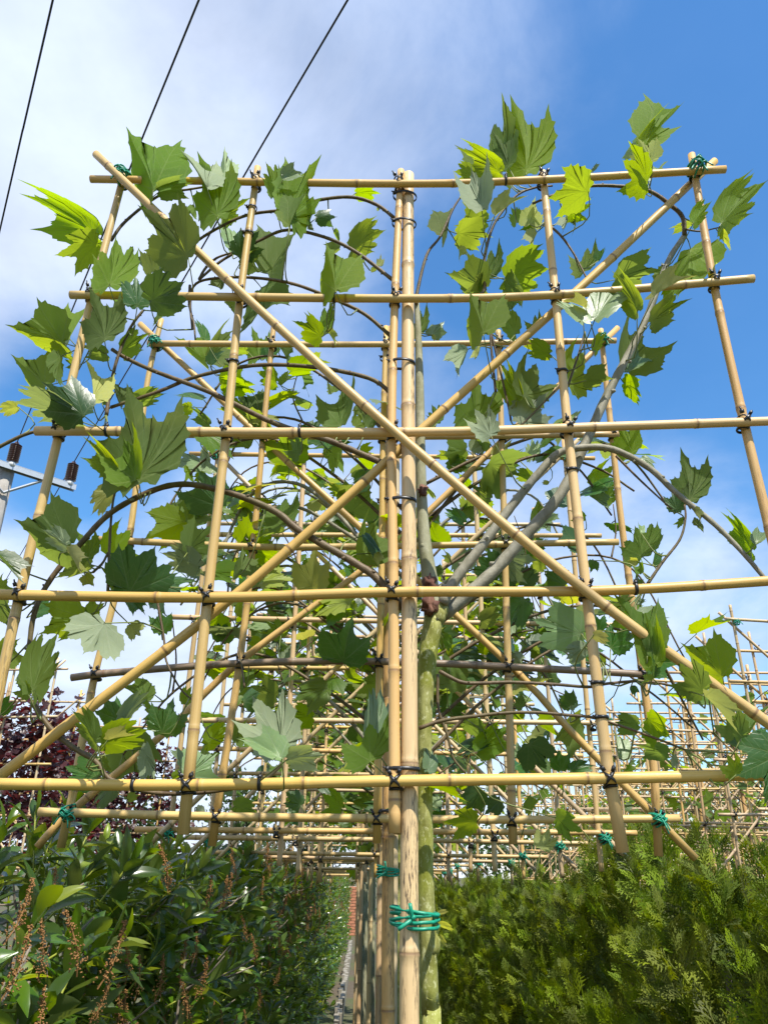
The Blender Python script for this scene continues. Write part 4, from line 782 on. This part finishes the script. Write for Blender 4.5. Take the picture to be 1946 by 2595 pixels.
    for s in range(11 if y < 8 else 4):
        p = (g.uniform(.22, .38), g.uniform(-dy, dy), g.uniform(max(zlo, zt - .6), zt + .02)); new_obj('flower_spike', random.choice(SPIKES), root, Matrix.Translation(p) @ Matrix.Rotation(g.uniform(-.4, .4), 4, 'Y') @ Matrix.Rotation(g.uniform(-.5, .5), 4, 'X') @ Matrix.Scale(g.uniform(.6, 1.0), 4))
yy = .95; i = 0
while yy < 24:
    laurel_shrub(yy, i); i += 1; yy += .56 if yy < 8 else .9
# ------------------------------------------------------------------ conifer (thuja) hedge
def frond(seed):
    g = np.random.default_rng(seed); V, F = [], []
    def rib(a, b, w):
        a, b = np.array(a), np.array(b); d = b - a; p = unit((-d[1], d[0])) * w; k = len(V)
        for q in (a - p * .8, b - p * .35, b + p * .35, a + p * .8): V.append((q[0], q[1], 0))
        F.append((k, k + 1, k + 2, k + 3))
    n = 9; rib((0, 0), (0, 1), .024)
    for i in range(n):
        t = .12 + .82 * i / n; s = 1 if i % 2 else -1; L = .42 * (1 - t) + .12; a = s * (math.radians(38) + g.uniform(-.12, .12)); d = np.array([math.sin(a), math.cos(a)]); o = np.array([0, t]); rib(o, o + d * L, .03)
        for j in range(4):
            u = .3 + .2 * j; s2 = 1 if j % 2 else -1; a2 = a + s2 * .6; rib(o + d * L * u, o + d * L * u + np.array([math.sin(a2), math.cos(a2)]) * L * .42, .03)
    V = np.array(V); V[:, 2] = .25 * V[:, 1] ** 2 * 1 - .2 * np.abs(V[:, 0]); return V, np.array(F)
FRONDS = [frond(s) for s in range(4)]
def thuja_mesh(seed, Ht, R, n):
    g = np.random.default_rng(seed); V, F, A, c = [], [], [], 0
    lead = [(g.uniform(-.12, .12), g.uniform(-.12, .12), g.uniform(-.16, 0)) for _ in range(5)]; lead[0] = (0, 0, 0)
    def put(p, d, L, tint):
        nonlocal c
        nn = unit(np.cross(d, unit(g.normal(size=3)))); X = np.cross(d, nn); v, f = FRONDS[g.integers(4)]
        V.append(p + L * (v[:, :1] * X + v[:, 1:2] * d + v[:, 2:] * nn)); F.append(f + c); A.append(np.full(len(v), tint)); c += len(v)
    for k in range(n // 22):                                # upright plumes with dark gaps between them
        if k < 12: l = lead[k % 5]; q = np.array([l[0] + g.normal() * .03, l[1] + g.normal() * .03, Ht + l[2] - g.uniform(.16, .3)]); ax = unit((g.normal() * .12, g.normal() * .12, 1)); Lp = g.uniform(.16, .28)
        else:
            z = g.uniform(.2, Ht - .12); th = g.uniform(0, 6.283); rr = R * max(.06, 1 - (z / Ht) ** 3.2) ** .8 * g.uniform(.72, 1.02)
            q = np.array([rr * math.cos(th), rr * math.sin(th), z]); ax = unit((math.cos(th) * .42 + g.normal() * .15, math.sin(th) * .42 + g.normal() * .15, 1)); Lp = g.uniform(.14, .26)
        tint = g.random() * .8
        for j in range(15):
            t = g.random(); side = unit(np.cross(ax, g.normal(size=3))); p = q + ax * Lp * t + side * .018 * (1 - t)
            put(p, unit(ax * (.55 + .6 * t) + side * (.85 - .5 * t)), g.uniform(.065, .11) * (1.1 - .4 * t), tint + g.random() * .2)
    for k in range(n // 6):                                 # inner sprays
        z = g.uniform(.2, Ht - .2); th = g.uniform(0, 6.283); rr = R * .62 * max(.06, 1 - (z / Ht) ** 3.2) ** .8; put(np.array([rr * math.cos(th), rr * math.sin(th), z]), unit((math.cos(th), math.sin(th), .8)), g.uniform(.06, .11), g.random())
    V = np.concatenate(V); return build_mesh('crown', V, np.concatenate(F), np.zeros((len(V), 2)), np.concatenate(A), [M_THUJA], None, False)
THUJA = [thuja_mesh(50 + s, 1.62, .36, 3000) for s in range(3)]
TH_TRUNK = MB(); _v, _f, _u = tube([(0, 0, 0), (.01, 0, .7), (0, .01, 1.5)], [.035, .025, .005], 8); TH_TRUNK.add(_v, _f, _u); TH_TRUNK = TH_TRUNK.mesh('trunk', [M_STEM])
th = [(1.10, 2.0, 1.0), (1.02, 2.58, 1.075), (.97, 3.2, 1.10), (1.45, 3.0, .96), (.93, 3.8, 1.0), (1.5, 3.7, .98), (.90, 4.4, .985), (.87, 5.0, .97), (.84, 5.7, .98), (.80, 6.4, .975), (1.35, 4.7, .97), (1.3, 5.8, .965), (.76, 7.2, .975), (.70, 8.1, .98), (.62, 9.2, .97), (.55, 10.4, .97), (2.0, 3.4, .97), (1.9, 4.4, .96), (2.4, 4.0, .98), (2.6, 5.0, .97)]
for i, (x, y, s) in enumerate(th):
    o = thing('thuja_tree', (x, y, 0), 'tallest yellow-green thuja, its pointed top reaching the lowest canes' if i == 2 else ('yellow-green feathery thuja, %s along the front line of the conifer hedge' % nth(1 + [0, 1, 2, 4, 6, 7, 8, 9, 12, 13, 14, 15].index(i)) if i in (0, 1, 2, 4, 6, 7, 8, 9, 12, 13, 14, 15) else 'yellow-green feathery thuja half hidden behind the front line of the conifer hedge'), 'conifer', 'thujas of the conifer hedge')
    M = Matrix.Rotation(i * 2.4, 4, 'Z') @ Matrix.Diagonal((1.0 + .12 * math.sin(i * 3), 1.0 + .12 * math.cos(i * 2), s, 1))
    new_obj('crown', THUJA[i % 3], o, M); new_obj('trunk', TH_TRUNK, o, M)
# ------------------------------------------------------------------ utility pole and wires
YP = 11.0
i2 = CAM + ray(142 * DK, 1050 * DK) * (YP / ray(142 * DK, 1050 * DK)[1]); zi = i2[2]; i1 = at_z(18 * DK, 1010 * DK, zi); arm = unit(i1 - i2); span = np.linalg.norm(i1 - i2)
i3 = i1 + (i1 - i2); pc = i1 + arm * .02; pdir = unit(np.cross(arm, (0, 0, 1)))
pole = thing('utility_pole', (pc[0], pc[1], 0), 'wooden power pole with steel crossarm and brown insulators', 'utility pole')
mb = MB(); V, F, U = tube(spline([(pc[0], pc[1], 0), (pc[0], pc[1], zi - .06)], 8) + pdir * .0, np.linspace(.17, .13, 8), 18); mb.add(V, F, U); part_world('pole', mb, pole, [M_POLEWOOD])
AM = np.array([arm, np.array([-arm[1], arm[0], 0]), (0, 0, 1)]).T
mb = MB(); c = (i2 + i3) / 2 + np.array([0, 0, -.07]); nrm = AM[:, 1]; sgn = -1 if nrm[1] > 0 else 1; c = c + nrm * sgn * .17
for off, sz in (((0, 0, .045), (2 * span + .2, .09, .012)), ((0, -.04, 0), (2 * span + .2, .010, .09)), ((0, .04, 0), (2 * span + .2, .010, .09))):
    V, F = box(c + AM @ np.array(off), sz, AM); mb.add(V, F)
part_world('crossarm', mb, pole, [M_STEEL], smooth=False)
for s in (-1, 1):
    a = pc + nrm * sgn * .17 + np.array([0, 0, -.5]); e = pc + arm * s * .5 + nrm * sgn * .17 + np.array([0, 0, -.12]); mb = MB(); V, F, U = tube([a, e], .022, 4); mb.add(V, F, U); part_world('brace', mb, pole, [M_STEEL], smooth=False)
def insul(p):
    mb = MB(); zs, rs = [0, .02], [.05, .065]; n = 9
    for q in range(n): z = .03 + q * .033; zs += [z, z + .012, z + .018, z + .03]; rs += [.055, .088, .088, .055]
    zs += [.34, .37]; rs += [.04, .03]
    V, F, U = tube([(p[0], p[1], p[2] + z) for z in zs], rs, 18); mb.add(V, F, U); o = part_world('insulator', mb, pole, [M_BROWNGLAZE])
    mb = MB(); V, F, U = tube([(p[0], p[1], p[2] + z) for z in (-.06, -.055, .0, .028)], [.02, .06, .062, .05], 16); mb.add(V, F, U)
    me = mb.mesh('cap', [M_PORCELAIN], np.array(pole.matrix_basis.translation)); new_obj('cap', me, o, Matrix.Identity(4))
for p in (i2, i1, i3): insul(p + nrm * sgn * .17)
def wire(a, b, label, ext=14.0, back=30.0):
    d = unit(b - a); L = np.linalg.norm(b - a); P = np.array([a - d * back + np.array([0, 0, -.6]), a, a * .5 + b * .5 + np.array([0, 0, -.05]), b, b + d * ext]); mb = MB(); V, F, U = tube(spline(P, 40), .0085, 6); mb.add(V, F, U)
    root = new_obj('overhead_wire', mb.mesh('overhead_wire', [M_WIRE], a), None, Matrix.Translation(Vector(a.tolist())), label, 'wire', 'overhead wires on the pole')
top = np.array([0, 0, .37]) + nrm * sgn * .17
wire(i2 + top, at_z(751 * DK, 0, zi + .37), 'black overhead wire from the insulator at the end of the crossarm')
wire(i1 + top, at_z(430 * DK, 0, zi + .37), 'black overhead wire from the insulator above the pole top')
pa, pb = at_z(0, 500 * DK, zi + .37), at_z(115 * DK, 0, zi + .37)
wire(pa, pb, 'black overhead wire passing alone beyond the far end of the crossarm')
# ------------------------------------------------------------------ edging and brick at the far gap between hedge and posts
mbr = flat('fired_brick', (.36, .15, .08), .85, .3, var=.35, scale=12); mtim = mat_bark('weathered_timber', (.22, .20, .16), (.30, .27, .22), (.16, .14, .11), 20, .3)
ed = thing('timber_edging', (-.42, 4, 0), 'low weathered timber edging made of short slats along the hedge foot', 'edging'); random.seed(3)
slat = MB(); V, F = box((0, 0, .15), (.05, .165, .30)); slat.add(V, F); slat = slat.mesh('slat', [mtim], None, False)
for k in range(64):
    y = 8.4 + k * .182; new_obj('slat', slat, ed, Matrix.Translation((-.385 - .0188 * (y - 8.4) + .42, y - 4, random.uniform(-.015, .012))) @ Matrix.Rotation(random.uniform(-.08, .08), 4, 'Y'))
bw = thing('brick_wall', (-1.2, 26, 0), 'orange brick wall closing the gap behind the rows of posts', 'wall'); bk = MB(); V, F = box((0, 0, 0), (.215, .10, .065)); bk.add(V, F); bk = bk.mesh('brick', [mbr], None, False)
core = MB(); V, F = box((0, .06, .66), (2.2, .10, 1.32)); core.add(V, F); new_obj('mortar', core.mesh('mortar', [flat('mortar', (.4, .36, .3), .9, .2)], None, False), bw, Matrix.Identity(4))
for r in range(17):
    for c in range(9): new_obj('brick', bk, bw, Matrix.Translation((-.95 + c * .225 + (r % 2) * .11 + random.uniform(-.004, .004), random.uniform(-.006, .004), .04 + r * .077)))
# ------------------------------------------------------------------ far trees
def far_tree(x, y, h, r, seed):
    g = np.random.default_rng(seed); t = thing('broadleaf_tree', (x, y, 0), 'dark green tree standing far beyond the rows of frames', 'tree', 'far trees beyond the nursery')
    mb = MB(); V, F, U = tube(spline([(x, y, 0), (x + .1, y, h * .4), (x, y + .1, h * .8)], 8), np.linspace(.2, .05, 8), 8); mb.add(V, F, U)
    for k in range(6):
        a = g.uniform(0, 6.28); V, F, U = tube(spline([(x, y, h * g.uniform(.3, .6)), (x + math.cos(a) * r * .4, y + math.sin(a) * r * .4, h * .65), (x + math.cos(a) * r * .7, y + math.sin(a) * r * .7, h * g.uniform(.7, .85))], 6), np.linspace(.08, .02, 6), 5); mb.add(V, F, U)
    part_world('trunk', mb, t, [M_STEM])
    cl = [(g.normal(size=3) * np.array([r * .5, r * .5, h * .2]) + (0, 0, h * .6)) for _ in range(16)]; V, F, A, c = [], [], [], 0
    for k in range(2600):
        p = cl[g.integers(16)] + g.normal(size=3) * r * .2; m = unit(g.normal(size=3)); n = unit(np.cross(m, g.normal(size=3))); X = np.cross(m, n); L = g.uniform(.10, .2); V.append(p + L * np.array([X * -.4, m * .9, X * .4, m * -.3])); F.append((c, c + 1, c + 2, c + 3)); A += [g.random()] * 4; c += 4
    V = np.concatenate(V); new_obj('crown', build_mesh('crown', V, np.array(F), np.zeros((len(V), 2)), np.array(A), [M_DARKTREE]), t, Matrix.Identity(4), kind='stuff')
for i, (x, y, h, r) in enumerate(((-5.2, 30, 5.3, 1.5), (-2.5, 33, 3.8, 1.6), (1.5, 34, 3.6, 2.0), (5, 30, 3.9, 1.9), (8.5, 27, 4.2, 2.1), (11.5, 26, 4.4, 2.2), (14.5, 25, 4.2, 2.2), (17.5, 27, 4.8, 2.4), (-9, 27, 4.2, 2.0), (-13, 24, 4.4, 2.2))): far_tree(x, y, h, r, 60 + i)
